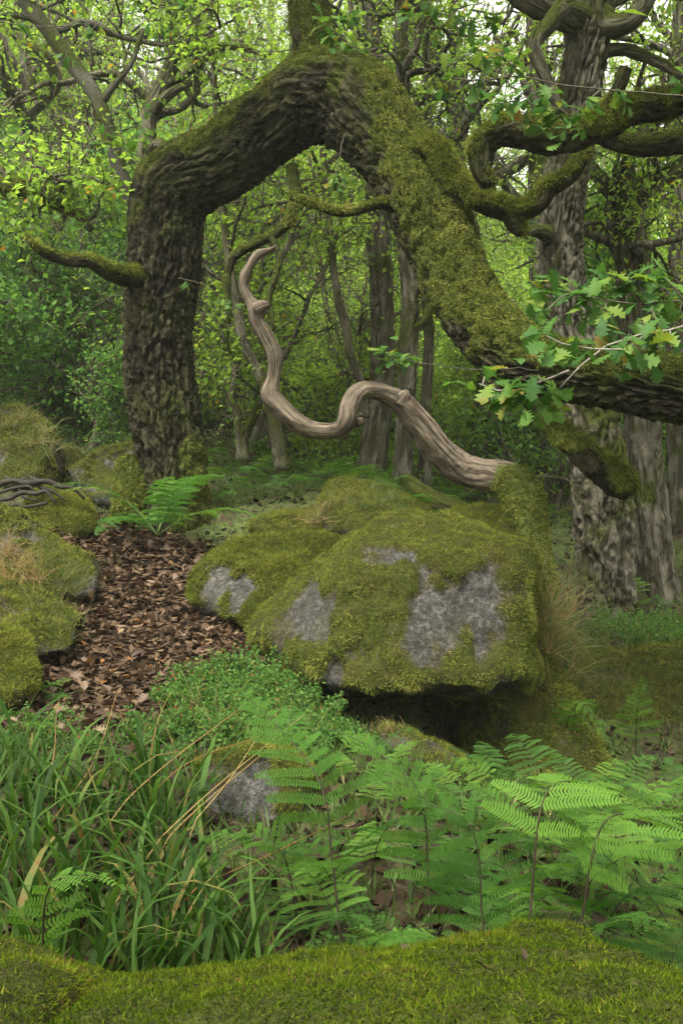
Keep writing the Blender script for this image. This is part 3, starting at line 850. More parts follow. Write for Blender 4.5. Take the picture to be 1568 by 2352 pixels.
limb('limb', [(620, 545, 9.0, 8), (640, 590, 8.95, 8), (632, 640, 8.9, 7), (618, 690, 8.9, 6), (628, 760, 8.9, 3)], BARK_ARCH, arch, A0, 10, 0.03, 13, 12, 0.006, mossf=tm(0.2))
limb('right_foot', [(1930, 1100, 6.4, 95), (1940, 700, 6.5, 90), (1930, 300, 6.6, 80), (1900, 100, 6.7, 72), (1880, -300, 6.8, 60), (1860, -700, 6.9, 45)], BARK_ARCH, arch, A0, 64, 0.05, 14, 8, 0.04, mossf=tm(0.1))
limb('limb', [(1920, 150, 6.65, 50), (1750, 170, 7.0, 42), (1620, 215, 7.2, 36), (1520, 240, 7.3, 34), (1450, 255, 7.3, 33), (1395, 285, 7.3, 34), (1330, 310, 7.3, 33), (1265, 322, 7.3, 33), (1205, 305, 7.3, 33), (1150, 305, 7.35, 31), (1112, 332, 7.4, 28), (1104, 380, 7.4, 25), (1122, 425, 7.4, 20)],
     BARK_ARCH, arch, A0, 40, 0.025, 15, 11, 0.03, lump=.16, mossf=tm(0.25), moss_n=24000)
limb('limb_stub', [(1385, 290, 7.3, 26), (1400, 250, 7.25, 18), (1420, 205, 7.2, 15), (1435, 160, 7.2, 16)], BARK_ARCH, arch, A0, 20, 0.025, 16, 12, 0.015, mossf=tm(0.1), moss_n=1500)
limb('limb', [(1940, 420, 6.6, 45), (1760, 330, 8.2, 36), (1568, 325, 9.2, 28), (1480, 335, 9.2, 25), (1400, 322, 9.2, 20), (1340, 300, 9.2, 12)], BARK_ARCH, arch, A0, 24, 0.03, 17, 12, 0.016, mossf=tm(0.25), moss_n=9000)

# ---------------------------------------------------------------- the twisted dead limb
D0 = P(1212, 1400, 7.65)
dead = empty('dead_tree', D0, 'twisted pale barkless dead limb snaking up from behind the great boulder', 'dead tree')
dead_rows = [(1215, 1460, 7.6, 56), (1215, 1330, 7.65, 48), (1213, 1240, 7.7, 45), (1203, 1150, 7.75, 44), (1165, 1100, 7.8, 40), (1110, 1088, 7.8, 37), (1060, 1075, 7.8, 35), (1012, 1036, 7.75, 29.9), (962, 975, 7.7, 29.0),
             (925, 930, 7.65, 27.3), (885, 907, 7.6, 22.9), (845, 897, 7.52, 21), (816, 908, 7.45, 20), (801, 936, 7.4, 20), (797, 966, 7.38, 21), (778, 986, 7.4, 17), (725, 989, 7.4, 18.5), (682, 972, 7.4, 21.1), (645, 938, 7.4, 21.1), (622, 908, 7.4, 22.0),
             (628, 868, 7.4, 15.0), (632, 820, 7.4, 16.7), (612, 772, 7.4, 15.8), (592, 738, 7.4, 15.8), (590, 712, 7.4, 19.4), (574, 688, 7.4, 11.4), (560, 660, 7.4, 10.6), (563, 632, 7.4, 12.3), (574, 610, 7.4, 9.7), (590, 586, 7.4, 9.7), (612, 577, 7.4, 7.0), (634, 573, 7.4, 2.6)]
def dead_moss(V, N):
    return 0.95 * sstep(1.1, 1.32, V[:, 0]) * sstep(2.05, 1.85, V[:, 2]) + 0.7 * sstep(0.95, 1.3, V[:, 0]) * np.maximum(N[:, 2] * -0.2 + 0.3, 0) + 0.35 * fbm(V * 4, 3, 8) * sstep(0.7, 1.2, V[:, 0])
limb('stem', dead_rows, DEAD, dead, D0, seg=72, step=0.012, seed=25, freq=30, depth=0.007, lump=0.26, twist=1.6, stretch=10, plates=0.0, mossf=dead_moss, moss_n=22000, ml=0.035, mw=0.006, flute=(0.045, 3, 3.0))
limb('knot', [(590, 712, 7.38, 18), (604, 704, 7.36, 15), (618, 700, 7.35, 8)], DEAD, dead, D0, 16, 0.012, 26, 16, 0.01)
limb('knot', [(815, 960, 7.45, 20), (826, 968, 7.42, 14), (834, 962, 7.42, 6)], DEAD, dead, D0, 16, 0.012, 27, 16, 0.01)
limb('knot', [(915, 925, 7.62, 24), (930, 905, 7.6, 14), (935, 897, 7.6, 5)], DEAD, dead, D0, 16, 0.012, 28, 16, 0.01)

for a, b in (((600, 584, 7.4), (640, 562, 7.38)), ((596, 586, 7.4), (622, 566, 7.42)), ((585, 592, 7.4), (592, 572, 7.4))):
    limb('splinter', [(*a, 6), (*((np.array(a) + np.array(b)) / 2), 4), (*b, 1)], DEAD, dead, D0, 8, 0.01, 29, 20, 0.004)
# ---------------------------------------------------------------- standing trees of the wood
def leaf_quads(p, d, n, L, W, g, fold=0.25):
    """kite-shaped folded leaves: base p, direction d, face normal n"""
    k = len(p)
    d = unit(d); s = unit(np.cross(n, d)); n = np.cross(d, s)
    L = L * (0.7 + 0.6 * g.random(k)); W = W * (0.7 + 0.6 * g.random(k))
    a = p
    b = p + d * (L * 0.55)[:, None] - s * (W * 0.5)[:, None] + n * (W * fold)[:, None]
    c = p + d * L[:, None]
    e = p + d * (L * 0.55)[:, None] + s * (W * 0.5)[:, None] + n * (W * fold)[:, None]
    V = np.stack([a, b, c, e], axis=1).reshape(-1, 3)
    i = np.arange(k)[:, None] * 4
    return V, np.concatenate([i + np.array([0, 2, 1]), i + np.array([0, 3, 2])])

def leaf_lobed(p, d, n, L, W, g):
    """lobed oak leaves with a folded midrib"""
    k = len(p)
    d = unit(d); s = unit(np.cross(n, d)); n = np.cross(d, s)
    L = (L * (0.7 + 0.6 * g.random(k)))[:, None]; W = (W * (0.7 + 0.6 * g.random(k)))[:, None]
    prof = [(0.0, 0.0), (0.22, 0.16), (0.34, 0.40), (0.45, 0.22), (0.62, 0.50), (0.74, 0.26), (0.88, 0.30), (1.0, 0.0)]
    lf = [p + d * L * t - s * W * w + n * W * w * 0.3 for t, w in prof]
    rt = [p + d * L * t + s * W * w + n * W * w * 0.3 for t, w in prof[1:-1]]
    V = np.stack(lf + rt, axis=1).reshape(-1, 3)
    i = np.arange(k)[:, None] * 14
    F_ = [(0, 2, 1), (0, 8, 9), (0, 3, 2), (0, 9, 10), (0, 4, 3), (0, 10, 11), (0, 7, 4), (0, 11, 7), (4, 7, 5), (11, 12, 7), (5, 7, 6), (12, 13, 7)]
    return V, np.concatenate([i + np.array(f) for f in F_])

def walk(p, d, L, n, wig, up, g):
    """a crooked branch"""
    p = np.array(p, dtype=float); d = unit(d); out = [p.copy()]
    st = L / n
    for i in range(n):
        d = unit(d + g.normal(0, wig, 3) + np.array([0, 0, up]))
        p = p + d * st
        out.append(p.copy())
    return np.array(out)

def crown_parts(trunk, tr, start, nl, llen, g, n_leaf, leaf=0.08, up=0.06, sub=5, twigs=4, elev=(0, 45), wig=0.32, cone=None, spread=0.16, lobed=False):
    """limbs, branches and twigs from a trunk, then leaves along the twigs"""
    B = Bag(); anchors = []; adirs = []
    m = len(trunk)
    for i in range(nl):
        t = start + (1 - start) * ((i + g.random()) / nl)
        k = min(m - 1, int(t * (m - 1)))
        az = (math.radians(cone[0]) + math.radians(cone[1]) * (g.random() - .5)) if cone else i * 2.4 + g.random() * 1.2
        el = math.radians(elev[0] + (elev[1] - elev[0]) * g.random())
        d = np.array([math.cos(az) * math.cos(el), math.sin(az) * math.cos(el), math.sin(el)])
        L = llen * (0.6 + 0.55 * g.random()) * (1.0 - 0.45 * max(0, (t - start) / (1 - start)))
        pts = walk(trunk[k], d, L, 11, wig, up, g)
        r0 = min(tr[k] * 0.6, 0.022 * L + 0.015)
        c = spline(np.column_stack([pts, np.linspace(r0, r0 * 0.25, len(pts))]), n=18)
        V, Fc, N, _ = tube(c[:, :3], c[:, 3], 5)
        B.add(V, Fc, moss=np.clip(0.2 + 0.5 * N[:, 2], 0, 1), ridge=0.7)
        for j in range(sub):
            q = 2 + int((0.15 + 0.85 * (j + g.random()) / sub) * 8.5); q = min(q, 11)
            dd = unit(pts[min(q, 10) + 1] - pts[min(q, 10)] + g.normal(0, 0.75, 3) + np.array([0, 0, 0.15]))
            L2 = L * (0.3 + 0.25 * g.random())
            p2 = walk(pts[q], dd, L2, 7, wig * 1.15, up * .5, g)
            r1 = r0 * 0.4
            V, Fc, N, _ = tube(p2, np.linspace(r1, r1 * 0.3, len(p2)), 4)
            B.add(V, Fc, moss=0.2, ridge=0.7)
            for w in range(twigs):
                q2 = 1 + int(g.random() * 6.9)
                d3 = unit(p2[min(q2, 6) + 1] - p2[min(q2, 6)] + g.normal(0, 0.8, 3))
                p3 = walk(p2[q2], d3, L2 * (0.35 + 0.3 * g.random()), 4, 0.3, -0.02, g)
                V, Fc, N, _ = tube(p3, np.linspace(0.009, 0.004, len(p3)), 3, cap=False)
                B.add(V, Fc, moss=0.0, ridge=0.7)
                anchors.append(p3[1:]); adirs.append(np.diff(p3, axis=0))
            anchors.append(p2[3:]); adirs.append(np.diff(p2, axis=0)[2:])
    A = np.concatenate(anchors); AD = unit(np.concatenate(adirs))
    k = g.integers(0, len(A), n_leaf)
    off = g.normal(0, spread, (n_leaf, 3)) * np.array([1, 1, 0.55])
    p = A[k] + off
    d = unit(AD[k] * 0.4 + g.normal(0, 0.7, (n_leaf, 3)) + np.array([0, 0, -0.25]))
    nn = unit(g.normal(0, 0.45, (n_leaf, 3)) + np.array([0, 0, 0.9]))
    LV, LF = leaf_lobed(p, d, nn, leaf, leaf * 0.75, g) if lobed else leaf_quads(p, d, nn, leaf, leaf * 0.62, g)
    cl = fbm(A * 0.9, 2, 5)[k]
    tint = np.clip(0.45 + 0.3 * cl + g.normal(0, 0.17, n_leaf), 0, 0.97)
    tint = np.where(g.random(n_leaf) < 0.006, 1.0, tint)
    return B, LV, LF, np.repeat(tint, 14 if lobed else 4)

def tree(rows, label, mat=BARK_BG, group=None, seed=0, seg=20, step=0.07, freq=10, depth=0.02, limbs=(), crown=None, mossb=0.0, cat='tree', moss_n=0, name='oak_tree', leafmat=None, lump=.07, flute=None):
    path = px_path(rows)
    base = path[0, :3].copy()
    e = empty(name, base, label, cat, group)
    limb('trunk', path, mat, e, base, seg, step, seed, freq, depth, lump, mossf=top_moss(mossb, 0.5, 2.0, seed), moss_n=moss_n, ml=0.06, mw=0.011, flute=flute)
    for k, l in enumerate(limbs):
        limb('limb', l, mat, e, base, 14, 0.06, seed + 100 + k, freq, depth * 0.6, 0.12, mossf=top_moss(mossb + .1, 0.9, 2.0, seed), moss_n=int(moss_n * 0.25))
    if crown:
        g = np.random.default_rng(seed + 900)
        c = spline(path, n=60)
        B, LV, LF, tint = crown_parts(c[:, :3], c[:, 3], g=g, **crown)
        V, Fc, at = B.get()
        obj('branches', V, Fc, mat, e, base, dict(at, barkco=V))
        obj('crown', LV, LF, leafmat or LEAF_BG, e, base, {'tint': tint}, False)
    return e

# the arched oak's canopy, with unseen boughs added overhead to shade the foreground
def arch_shade_canopy():
    g = np.random.default_rng(314)
    tr1 = spline(px_path([(1940, 700, 6.5, 90), (1930, 300, 6.6, 80), (1900, 100, 6.7, 72), (1880, -300, 6.8, 60), (1860, -700, 6.9, 45)]), n=40)
    tr2 = spline(px_path([(708, 20, 9.0, 44), (700, -80, 9.0, 42), (690, -250, 9.1, 36), (700, -480, 9.2, 28)]), n=40)
    for tr, n, ll, nl, cone, lob in ((tr1, 11, 6.5, 16000, (230, 120), False), (tr1, 6, 4.0, 3000, None, True), (tr2, 9, 4.2, 4500, (270, 200), True)):
        B, LV, LF, tint = crown_parts(tr[:, :3], tr[:, 3], 0.55, n, ll, g, nl, leaf=0.11 if lob else 0.14, elev=(10, 45), up=0.05, cone=cone, spread=0.22, lobed=lob)
        V, Fc, at = B.get()
        obj('branches', V, Fc, BARK_ARCH, arch, A0, dict(at, barkco=V))
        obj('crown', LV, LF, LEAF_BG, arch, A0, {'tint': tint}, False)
arch_shade_canopy()

# big straight oak on the right
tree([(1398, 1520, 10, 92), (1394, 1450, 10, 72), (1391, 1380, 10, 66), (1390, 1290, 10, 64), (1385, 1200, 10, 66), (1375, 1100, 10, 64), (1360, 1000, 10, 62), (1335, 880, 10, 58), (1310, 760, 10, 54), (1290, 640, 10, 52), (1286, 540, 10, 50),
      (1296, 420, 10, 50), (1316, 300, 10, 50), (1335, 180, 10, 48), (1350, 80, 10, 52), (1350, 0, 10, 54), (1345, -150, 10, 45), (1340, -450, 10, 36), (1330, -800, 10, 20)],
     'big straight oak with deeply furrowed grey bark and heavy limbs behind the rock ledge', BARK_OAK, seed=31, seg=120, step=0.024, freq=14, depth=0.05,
     limbs=[[(1345, 60, 10, 40), (1300, 40, 9.8, 32), (1250, 25, 9.6, 27), (1180, -15, 9.5, 22), (1080, -80, 9.5, 14)],
            [(1360, 20, 10, 30), (1405, 62, 9.8, 26), (1450, 45, 9.7, 22), (1490, -15, 9.7, 20), (1540, -120, 9.7, 16)],
            [(1290, 20, 9.5, 20), (1255, 65, 9.4, 17), (1225, 105, 9.3, 17), (1238, 150, 9.3, 15), (1265, 205, 9.3, 11), (1290, 260, 9.3, 7)],
            [(1350, 130, 10, 20), (1420, 115, 9.9, 14), (1500, 140, 9.9, 11), (1568, 180, 9.9, 8)],
            [(1260, 540, 9.8, 20), (1230, 530, 9.7, 14), (1203, 538, 9.6, 5)]],
     crown=dict(start=0.62, nl=12, llen=4.0, n_leaf=5400))
tree([(1520, 1400, 11.5, 52), (1508, 1320, 11.5, 42), (1496, 1220, 11.5, 40), (1482, 1080, 11.5, 42), (1476, 960, 11.5, 42), (1466, 800, 11.5, 40), (1456, 650, 11.5, 35), (1450, 560, 11.5, 35), (1446, 480, 11.5, 36), (1455, 420, 11.5, 25)],
     'fluted weathered oak with split grey trunk, right of the big straight oak', BARK_OAK, seed=32, seg=72, step=0.03, freq=7, depth=0.03, flute=(0.13, 5, 0.3),
     limbs=[[(1446, 490, 11.5, 24), (1395, 435, 11.4, 16), (1352, 382, 11.3, 14), (1318, 345, 11.3, 11), (1290, 250, 11.3, 7)],
            [(1448, 470, 11.5, 24), (1440, 390, 11.4, 16), (1452, 325, 11.4, 14), (1485, 280, 11.4, 10), (1500, 200, 11.4, 7)],
            [(1455, 460, 11.5, 28), (1510, 425, 11.4, 24), (1560, 390, 11.3, 22), (1630, 340, 11.3, 18)],
            [(1500, 130, 11.5, 20), (1520, 60, 11.5, 22), (1568, 90, 11.5, 20), (1620, 60, 11.5, 14)]][:3],
     crown=dict(start=0.75, nl=9, llen=3.2, n_leaf=3600))
tree([(832, 1150, 13, 60), (846, 1100, 13, 40), (862, 1000, 13, 31), (875, 900, 13, 28), (878, 750, 13, 28), (874, 600, 13, 27), (868, 480, 13, 27), (865, 400, 13, 26), (860, 200, 13, 24), (850, -100, 13, 20), (850, -500, 13, 10)],
     'straight slender oak with mossy foot seen through the middle of the arch', BARK_OAK, seed=33, seg=40, step=0.04, freq=14, depth=0.022, crown=dict(start=0.45, nl=14, llen=3.2, n_leaf=2200), mossb=-.1)
tree([(918, 1170, 12.4, 38), (924, 1090, 12.4, 25), (930, 950, 12.4, 22), (938, 800, 12.4, 22), (942, 700, 12.4, 21), (936, 600, 12.4, 20), (930, 450, 12.4, 19), (925, 200, 12.4, 17), (920, -150, 12.4, 12), (925, -500, 12.4, 6)],
     'thinner straight oak just right of the slender mossy-footed one', BARK_OAK, seed=34, seg=36, step=0.04, freq=14, depth=0.02, crown=dict(start=0.5, nl=11, llen=2.8, n_leaf=1500),
     limbs=[[(940, 760, 12.4, 10), (970, 745, 12.3, 8), (985, 700, 12.3, 8), (965, 650, 12.3, 6), (970, 610, 12.3, 4)]])
tree([(972, 1135, 14, 22), (974, 1050, 14, 15), (976, 950, 14, 14), (982, 850, 14, 13), (985, 760, 14, 12), (975, 650, 14, 11), (985, 450, 14, 10), (980, 200, 14, 8), (985, -100, 14, 5)],
     'pole-thin young oak beside the pair of straight oaks', BARK_OAK, seed=35, seg=20, freq=14, depth=0.014, crown=dict(start=0.4, nl=11, llen=2.2, n_leaf=1500))
tree([(1142, 1210, 15, 40), (1138, 1110, 15, 28), (1135, 980, 15, 27), (1125, 850, 15, 25), (1105, 700, 15, 23), (1080, 550, 15, 23), (1050, 430, 15, 23), (1046, 350, 15, 23), (1052, 280, 15, 23), (1038, 210, 15, 22), (1012, 140, 15, 20), (985, 60, 15, 18), (960, -30, 15, 15), (950, -300, 15, 8)],
     'leaning oak whose trunk shows both under and above the mossy descending limb', BARK_OAK, seed=36, seg=36, step=0.045, freq=12, depth=0.022, mossb=0.05,
     limbs=[[(1150, 960, 15, 14), (1190, 985, 14.8, 14), (1215, 1020, 14.7, 13), (1235, 1045, 14.6, 8)], [(1050, 300, 15, 12), (1075, 275, 15, 11), (1095, 265, 15, 9)], [(1040, 215, 15, 14), (1000, 190, 15, 12), (980, 120, 15, 12), (990, 70, 15, 8)]],
     crown=dict(start=0.5, nl=12, llen=3.4, n_leaf=2600))
tree([(1258, 1195, 16, 42), (1256, 1100, 16, 30), (1253, 1000, 16, 29), (1248, 880, 16, 27), (1240, 700, 16, 25), (1235, 400, 16, 22), (1225, 100, 16, 18), (1225, -300, 16, 9)],
     'reddish-grey oak trunk standing between the leaning oak and the big straight oak', BARK_OAK, seed=37, seg=32, step=0.05, freq=12, depth=0.02, crown=dict(start=0.4, nl=13, llen=3.4, n_leaf=2600))
tree([(1562, 1230, 13, 34), (1558, 1120, 13, 25), (1553, 1000, 13, 24), (1548, 850, 13, 22), (1556, 600, 13, 20), (1545, 300, 13, 18), (1560, 0, 13, 16), (1550, -300, 13, 8)],
     'plain oak trunk at the right of the fluted weathered one', BARK_OAK, seed=38, seg=32, step=0.05, freq=12, depth=0.02, crown=dict(start=0.45, nl=11, llen=3.2, n_leaf=3600))
# left side
tree([(195, 850, 20, 44), (185, 790, 20, 28), (178, 700, 20, 23), (175, 600, 20, 22), (172, 450, 20, 20), (168, 330, 20, 20), (155, 240, 20, 19), (135, 170, 20, 18), (128, 60, 20, 17), (120, -150, 20, 12), (118, -400, 20, 6)],
     'oak with a flared foot on the slope far left, next to its small side stem', BARK_BG, seed=41, seg=28, freq=9, depth=0.025, limbs=[[(180, 775, 20, 14), (155, 745, 20, 12), (135, 690, 20, 12), (138, 600, 20, 11), (130, 480, 20, 9)]],
     crown=dict(start=0.35, nl=15, llen=4.2, n_leaf=5400))
tree([(75, 850, 17, 30), (72, 720, 17, 22), (78, 520, 17, 21), (70, 400, 17, 20), (64, 300, 17, 19), (66, 200, 17, 18), (60, 80, 17, 17), (55, -60, 17, 15), (50, -350, 17, 8)],
     'dark upright oak at the far left with crooked mossy limbs', BARK_BG, seed=42, seg=26, freq=9, depth=0.024, mossb=0.1,
     limbs=[[(70, 310, 17, 15), (45, 250, 16, 13), (20, 200, 15.5, 14), (-15, 150, 15, 13)], [(62, 270, 17, 12), (95, 235, 16, 13), (130, 190, 15.5, 13), (105, 130, 15, 12), (60, 90, 15, 10), (50, 30, 15, 8)], [(75, 560, 17, 12), (95, 500, 16.5, 10), (80, 460, 16.5, 8)]],
     crown=dict(start=0.35, nl=15, llen=3.8, n_leaf=5400))
tree([(352, 1090, 13, 34), (345, 900, 13, 26), (338, 650, 13, 24), (336, 430, 13, 22), (339, 330, 13, 20), (345, 255, 13, 18), (372, 205, 13, 17), (393, 140, 13, 15), (398, 60, 13, 14), (400, -60, 13, 11), (405, -300, 13, 6)],
     'oak rising behind the bend of the arched trunk, forking into crooked limbs', BARK_BG, seed=43, seg=26, freq=11, depth=0.02,
     limbs=[[(345, 262, 13, 13), (370, 235, 12.8, 12), (400, 210, 12.7, 10), (440, 190, 12.7, 7)], [(338, 350, 13, 12), (370, 330, 12.5, 12), (385, 350, 12.3, 9), (390, 365, 12.3, 6)], [(396, 90, 13, 9), (430, 45, 13, 7), (470, 0, 13, 5)], [(392, 135, 13, 9), (450, 120, 12.8, 7), (540, 110, 12.6, 5), (620, 130, 12.5, 3)]],
     crown=dict(start=0.55, nl=11, llen=3.4, n_leaf=3600))
tree([(365, 1080, 11.5, 26), (352, 850, 11.5, 20), (330, 620, 11.4, 18), (306, 485, 11.3, 17), (286, 420, 11.2, 16), (262, 352, 11.1, 16), (245, 288, 11, 16), (228, 236, 11, 17), (200, 190, 11, 17), (160, 140, 11, 17), (105, 62, 11, 17), (40, -15, 11, 16), (-60, -130, 11, 12)],
     'smooth grey bare stem leaning far to the left above the mossy elbow of the arch', BARK_GREY, seed=44, seg=30, step=0.04, freq=14, depth=0.006, cat='tree', lump=.05,
     limbs=[[(232, 240, 11, 10), (260, 200, 10.9, 7), (300, 150, 10.8, 5), (330, 70, 10.8, 4)], [(290, 430, 11.2, 9), (240, 400, 11, 8), (190, 370, 10.8, 7), (140, 365, 10.6, 6), (80, 350, 10.5, 5)]],
     crown=dict(start=0.8, nl=6, llen=2.2, n_leaf=1500))
tree([(-160, 900, 9.5, 40), (-140, 600, 9.5, 32), (-110, 470, 9.5, 26), (-40, 428, 9.5, 16), (30, 428, 9.5, 15), (80, 445, 9.5, 14), (130, 470, 9.5, 12), (180, 495, 9.5, 10), (210, 530, 9.5, 6)],
     'mossy low limb reaching in from the left edge towards the arch', BARK_BG, seed=45, seg=18, freq=12, depth=0.012, mossb=0.25, moss_n=6000, crown=dict(start=0.7, nl=6, llen=1.3, n_leaf=900, leaf=0.09))
# middle thin stems
tree([(840, 960, 12, 12), (828, 880, 12, 10), (802, 810, 12, 10), (797, 765, 12, 10), (780, 700, 12, 10), (766, 620, 12, 9), (756, 520, 12, 9), (748, 420, 12, 8), (735, 250, 12, 7), (745, 50, 12, 5)],
     'thin dark curving sapling stem seen under the arch, left of the straight oaks', BARK_BG, seed=46, seg=14, freq=14, depth=0.008, crown=dict(start=0.4, nl=9, llen=1.8, n_leaf=1800))
tree([(650, 1080, 11.2, 22), (635, 1000, 11.2, 15), (622, 920, 11.2, 14), (592, 855, 11.2, 13), (560, 785, 11.2, 12), (545, 700, 11.2, 11), (520, 560, 11.2, 9), (500, 350, 11.2, 7), (490, 100, 11.2, 4)],
     'leaning mossy stem crossing behind the twisted dead limb', BARK_BG, seed=47, seg=16, freq=13, depth=0.012, mossb=0.15, crown=dict(start=0.35, nl=10, llen=2.2, n_leaf=2100))
tree([(560, 1060, 11.6, 18), (552, 1000, 11.6, 12), (545, 950, 11.6, 10), (530, 915, 11.6, 9), (540, 860, 11.6, 7), (520, 790, 11.6, 5), (530, 700, 11.6, 3)],
     'small crooked forked sapling with mossy stems beside the arched trunk', BARK_BG, seed=48, seg=14, freq=13, depth=0.01, mossb=0.2, limbs=[[(555, 1010, 11.6, 9), (580, 965, 11.5, 8), (600, 925, 11.5, 7), (640, 890, 11.5, 5)]], crown=dict(start=0.4, nl=8, llen=1.3, n_leaf=1320))

# trees further back: a few individuals copied
def stock(seed, h, r, lean, crown, leafmat=None):
    g = np.random.default_rng(seed)
    pts = walk((0, 0, -0.4), (lean[0], lean[1], 1.0), h, 12, 0.13, 0.10, g)
    rr = r * np.linspace(1, 0.18, len(pts)) ** 0.8
    rr[0] *= 1.7; rr[1] *= 1.1
    c = spline(np.column_stack([pts, rr]), step=0.12)
    V, Fc, N, b = tube(c[:, :3], c[:, 3], 14, bark_fun(9, 0.02, 4, 0.10, seed))
    B, LV, LF, tint = crown_parts(c[:, :3], c[:, 3], g=g, **crown)
    V2, F2, at = B.get()
    return (mk_mesh('trunk', V, Fc, {'moss': np.clip(0.25 + .4 * fbm(V * 1.5, 2, seed), 0, 1), 'ridge': b, 'barkco': bark_co(c[:, :3], c[:, 3], 14)}), mk_mesh('branches', V2, F2, dict(at, barkco=V2)), mk_mesh('crown', LV, LF, {'tint': tint}, False))
OAKS = [stock(501 + k, h, r, l, dict(start=s, nl=n, llen=ll, n_leaf=nlf, leaf=0.085, spread=0.27)) for k, (h, r, l, s, n, ll, nlf) in enumerate([
    (11, 0.22, (0.1, 0), 0.22, 16, 3.6, 7000), (13, 0.26, (-0.15, 0.1), 0.28, 16, 4.0, 7500), (9, 0.15, (0.2, 0.1), 0.15, 15, 3.0, 6000), (12, 0.2, (-0.05, -.1), 0.2, 17, 3.4, 7000)])]
YOUNG = [stock(651 + k, h, 0.1, (0.1, 0), dict(start=0.1, nl=n, llen=ll, n_leaf=nlf, leaf=0.095, elev=(-5, 50), up=0.05, spread=0.28)) for k, (h, n, ll, nlf) in enumerate([(6, 20, 2.6, 9500), (7.5, 22, 2.8, 10500), (5, 18, 2.3, 9000)])]
SHRUBS = [stock(601 + k, h, 0.05, (0.1, 0), dict(start=0.12, nl=n, llen=ll, n_leaf=nlf, leaf=0.085, elev=(-5, 40), up=0.02, spread=0.16)) for k, (h, n, ll, nlf) in enumerate([(3.2, 14, 1.7, 4500), (2.4, 14, 1.5, 4000), (4.2, 15, 2.0, 5000)])]
for ms in OAKS + YOUNG:
    for m, t in zip(ms, (BARK_BG, BARK_BG, LEAF_BG)): m.materials.append(t)
for ms in SHRUBS:
    for m, t in zip(ms, (BARK_BG, BARK_BG, LEAF_SHRUB)): m.materials.append(t)

BARE = [stock(671 + k, h, 0.075, l, dict(start=0.15, nl=13, llen=2.2, n_leaf=700, leaf=0.08, elev=(-5, 60), up=0.03, sub=6, twigs=5, wig=0.4)) for k, (h, l) in enumerate([(5.5, (0.3, 0)), (6.5, (-0.35, 0.1))])]
for ms in BARE:
    for m, t in zip(ms, (BARK_BG, BARK_BG, LEAF_BG)): m.materials.append(t)
PALE = [(a, b, c.copy()) for a, b, c in SHRUBS]
for ms in PALE:
    ms[2].materials.clear(); ms[2].materials.append(LEAF_BG)

def place_tree(name, ms, x, y, s, rz, label, cat, group):
    e = empty(name, (x, y, g1(x, y)), label, cat, group)
    e.rotation_euler = (0, 0, rz); e.scale = (s, s, s)
    for n, m in zip(('trunk', 'branches', 'crown'), ms):
        link(n, m, None, e)
    return e
gg = np.random.default_rng(77)
rowsT = []
for y0, y1, cnt in ((23, 30, 5),):
    for k in range(cnt):
        y = y0 + (y1 - y0) * gg.random()
        half = 0.40 * y + 1.0
        x = -half + 2 * half * ((k + 0.1 + 0.8 * gg.random()) / cnt)
        rowsT.append((x, y))
for k, (x, y) in enumerate(rowsT):
    lab = 'leafy oak in the near rank of the background wood' if y < 27 else 'leafy oak far back in the wood'
    place_tree('oak_tree', OAKS[k % 4], x, y, 0.8 + 0.4 * gg.random(), gg.random() * 6.28, lab, 'tree', 'background oaks, near rank' if y < 27 else 'background oaks, far rank')
for k in range(48):       # younger trees on the open rise behind
    y = 19 + 30 * (k / 48) + 2 * gg.random()
    half = 0.38 * y + 1.0
    x = -half + 2 * half * ((k * 0.618 + 0.1 * gg.random()) % 1.0)
    place_tree('young_oak_tree', YOUNG[k % 3], x, y, 0.8 + 0.5 * gg.random() + (0.5 if y > 38 else 0), gg.random() * 6.28, 'bushy pale green young oak on the open rise behind the wood', 'tree', 'young oaks on the rise')
for k, (x, y) in enumerate([(-3.4, 28), (-2.2, 33), (-8.5, 26), (-5.8, 29), (-11.5, 31), (-16, 36), (-11, 42), (-6, 38), (-2, 44), (3, 37), (7, 43), (12, 38), (16, 44), (-19, 46), (20, 40), (0, 48), (-9, 33), (9, 32)]):
    place_tree('oak_tree', OAKS[k % 4], x, y, 1.25 + 0.3 * gg.random(), gg.random() * 6.28, 'tall leafy oak far back against the sky', 'tree', 'tall oaks far back')
for k, (x, y, s) in enumerate([(-1.6, 16.5, 1.0), (-0.4, 18, 1.1), (0.4, 15.0, .7), (1.3, 17.5, .9), (2.2, 16.5, .8), (3.2, 18.0, 1.0), (-2.4, 17.5, 1.0), (-1.2, 20, 1.2), (1.0, 21, 1.2), (3.0, 21.5, 1.2), (4.4, 17.0, .9), (5.2, 19.0, 1.0), (-0.2, 23.5, 1.3), (2.2, 24, 1.3)]):
    place_tree('understory_shrub', PALE[k % 3], x, y, s, gg.random() * 6.28, 'pale yellow-green leafy shrub seen through the arch', 'shrub', 'pale shrubs seen through the arch')
for k, (x, y) in enumerate([(-1.3, 13.5), (-0.9, 15.0), (-0.2, 14.0), (0.9, 14.5), (-0.6, 16.5), (1.9, 15.5), (-2.6, 15.0), (-4.0, 14.0), (3.4, 15.5), (0.3, 18.0), (-3.2, 12.5)]):
    place_tree('sapling', BARE[k % 2], x, y, 0.75 + 0.4 * gg.random(), gg.random() * 6.28, 'crooked thin sapling with few leaves in the wood behind the arch', 'tree', 'crooked saplings behind the arch')
for k, (x, y) in enumerate([(-22, 50), (-16, 53), (-11, 51), (-6, 55), (-1, 52), (4, 55), (9, 51), (14, 54), (19, 50)]):
    place_tree('oak_tree', OAKS[k % 4], x, y, 1.75 + 0.3 * gg.random(), gg.random() * 6.28, 'very tall oak at the far edge of the wood', 'tree', 'very tall oaks at the far edge')
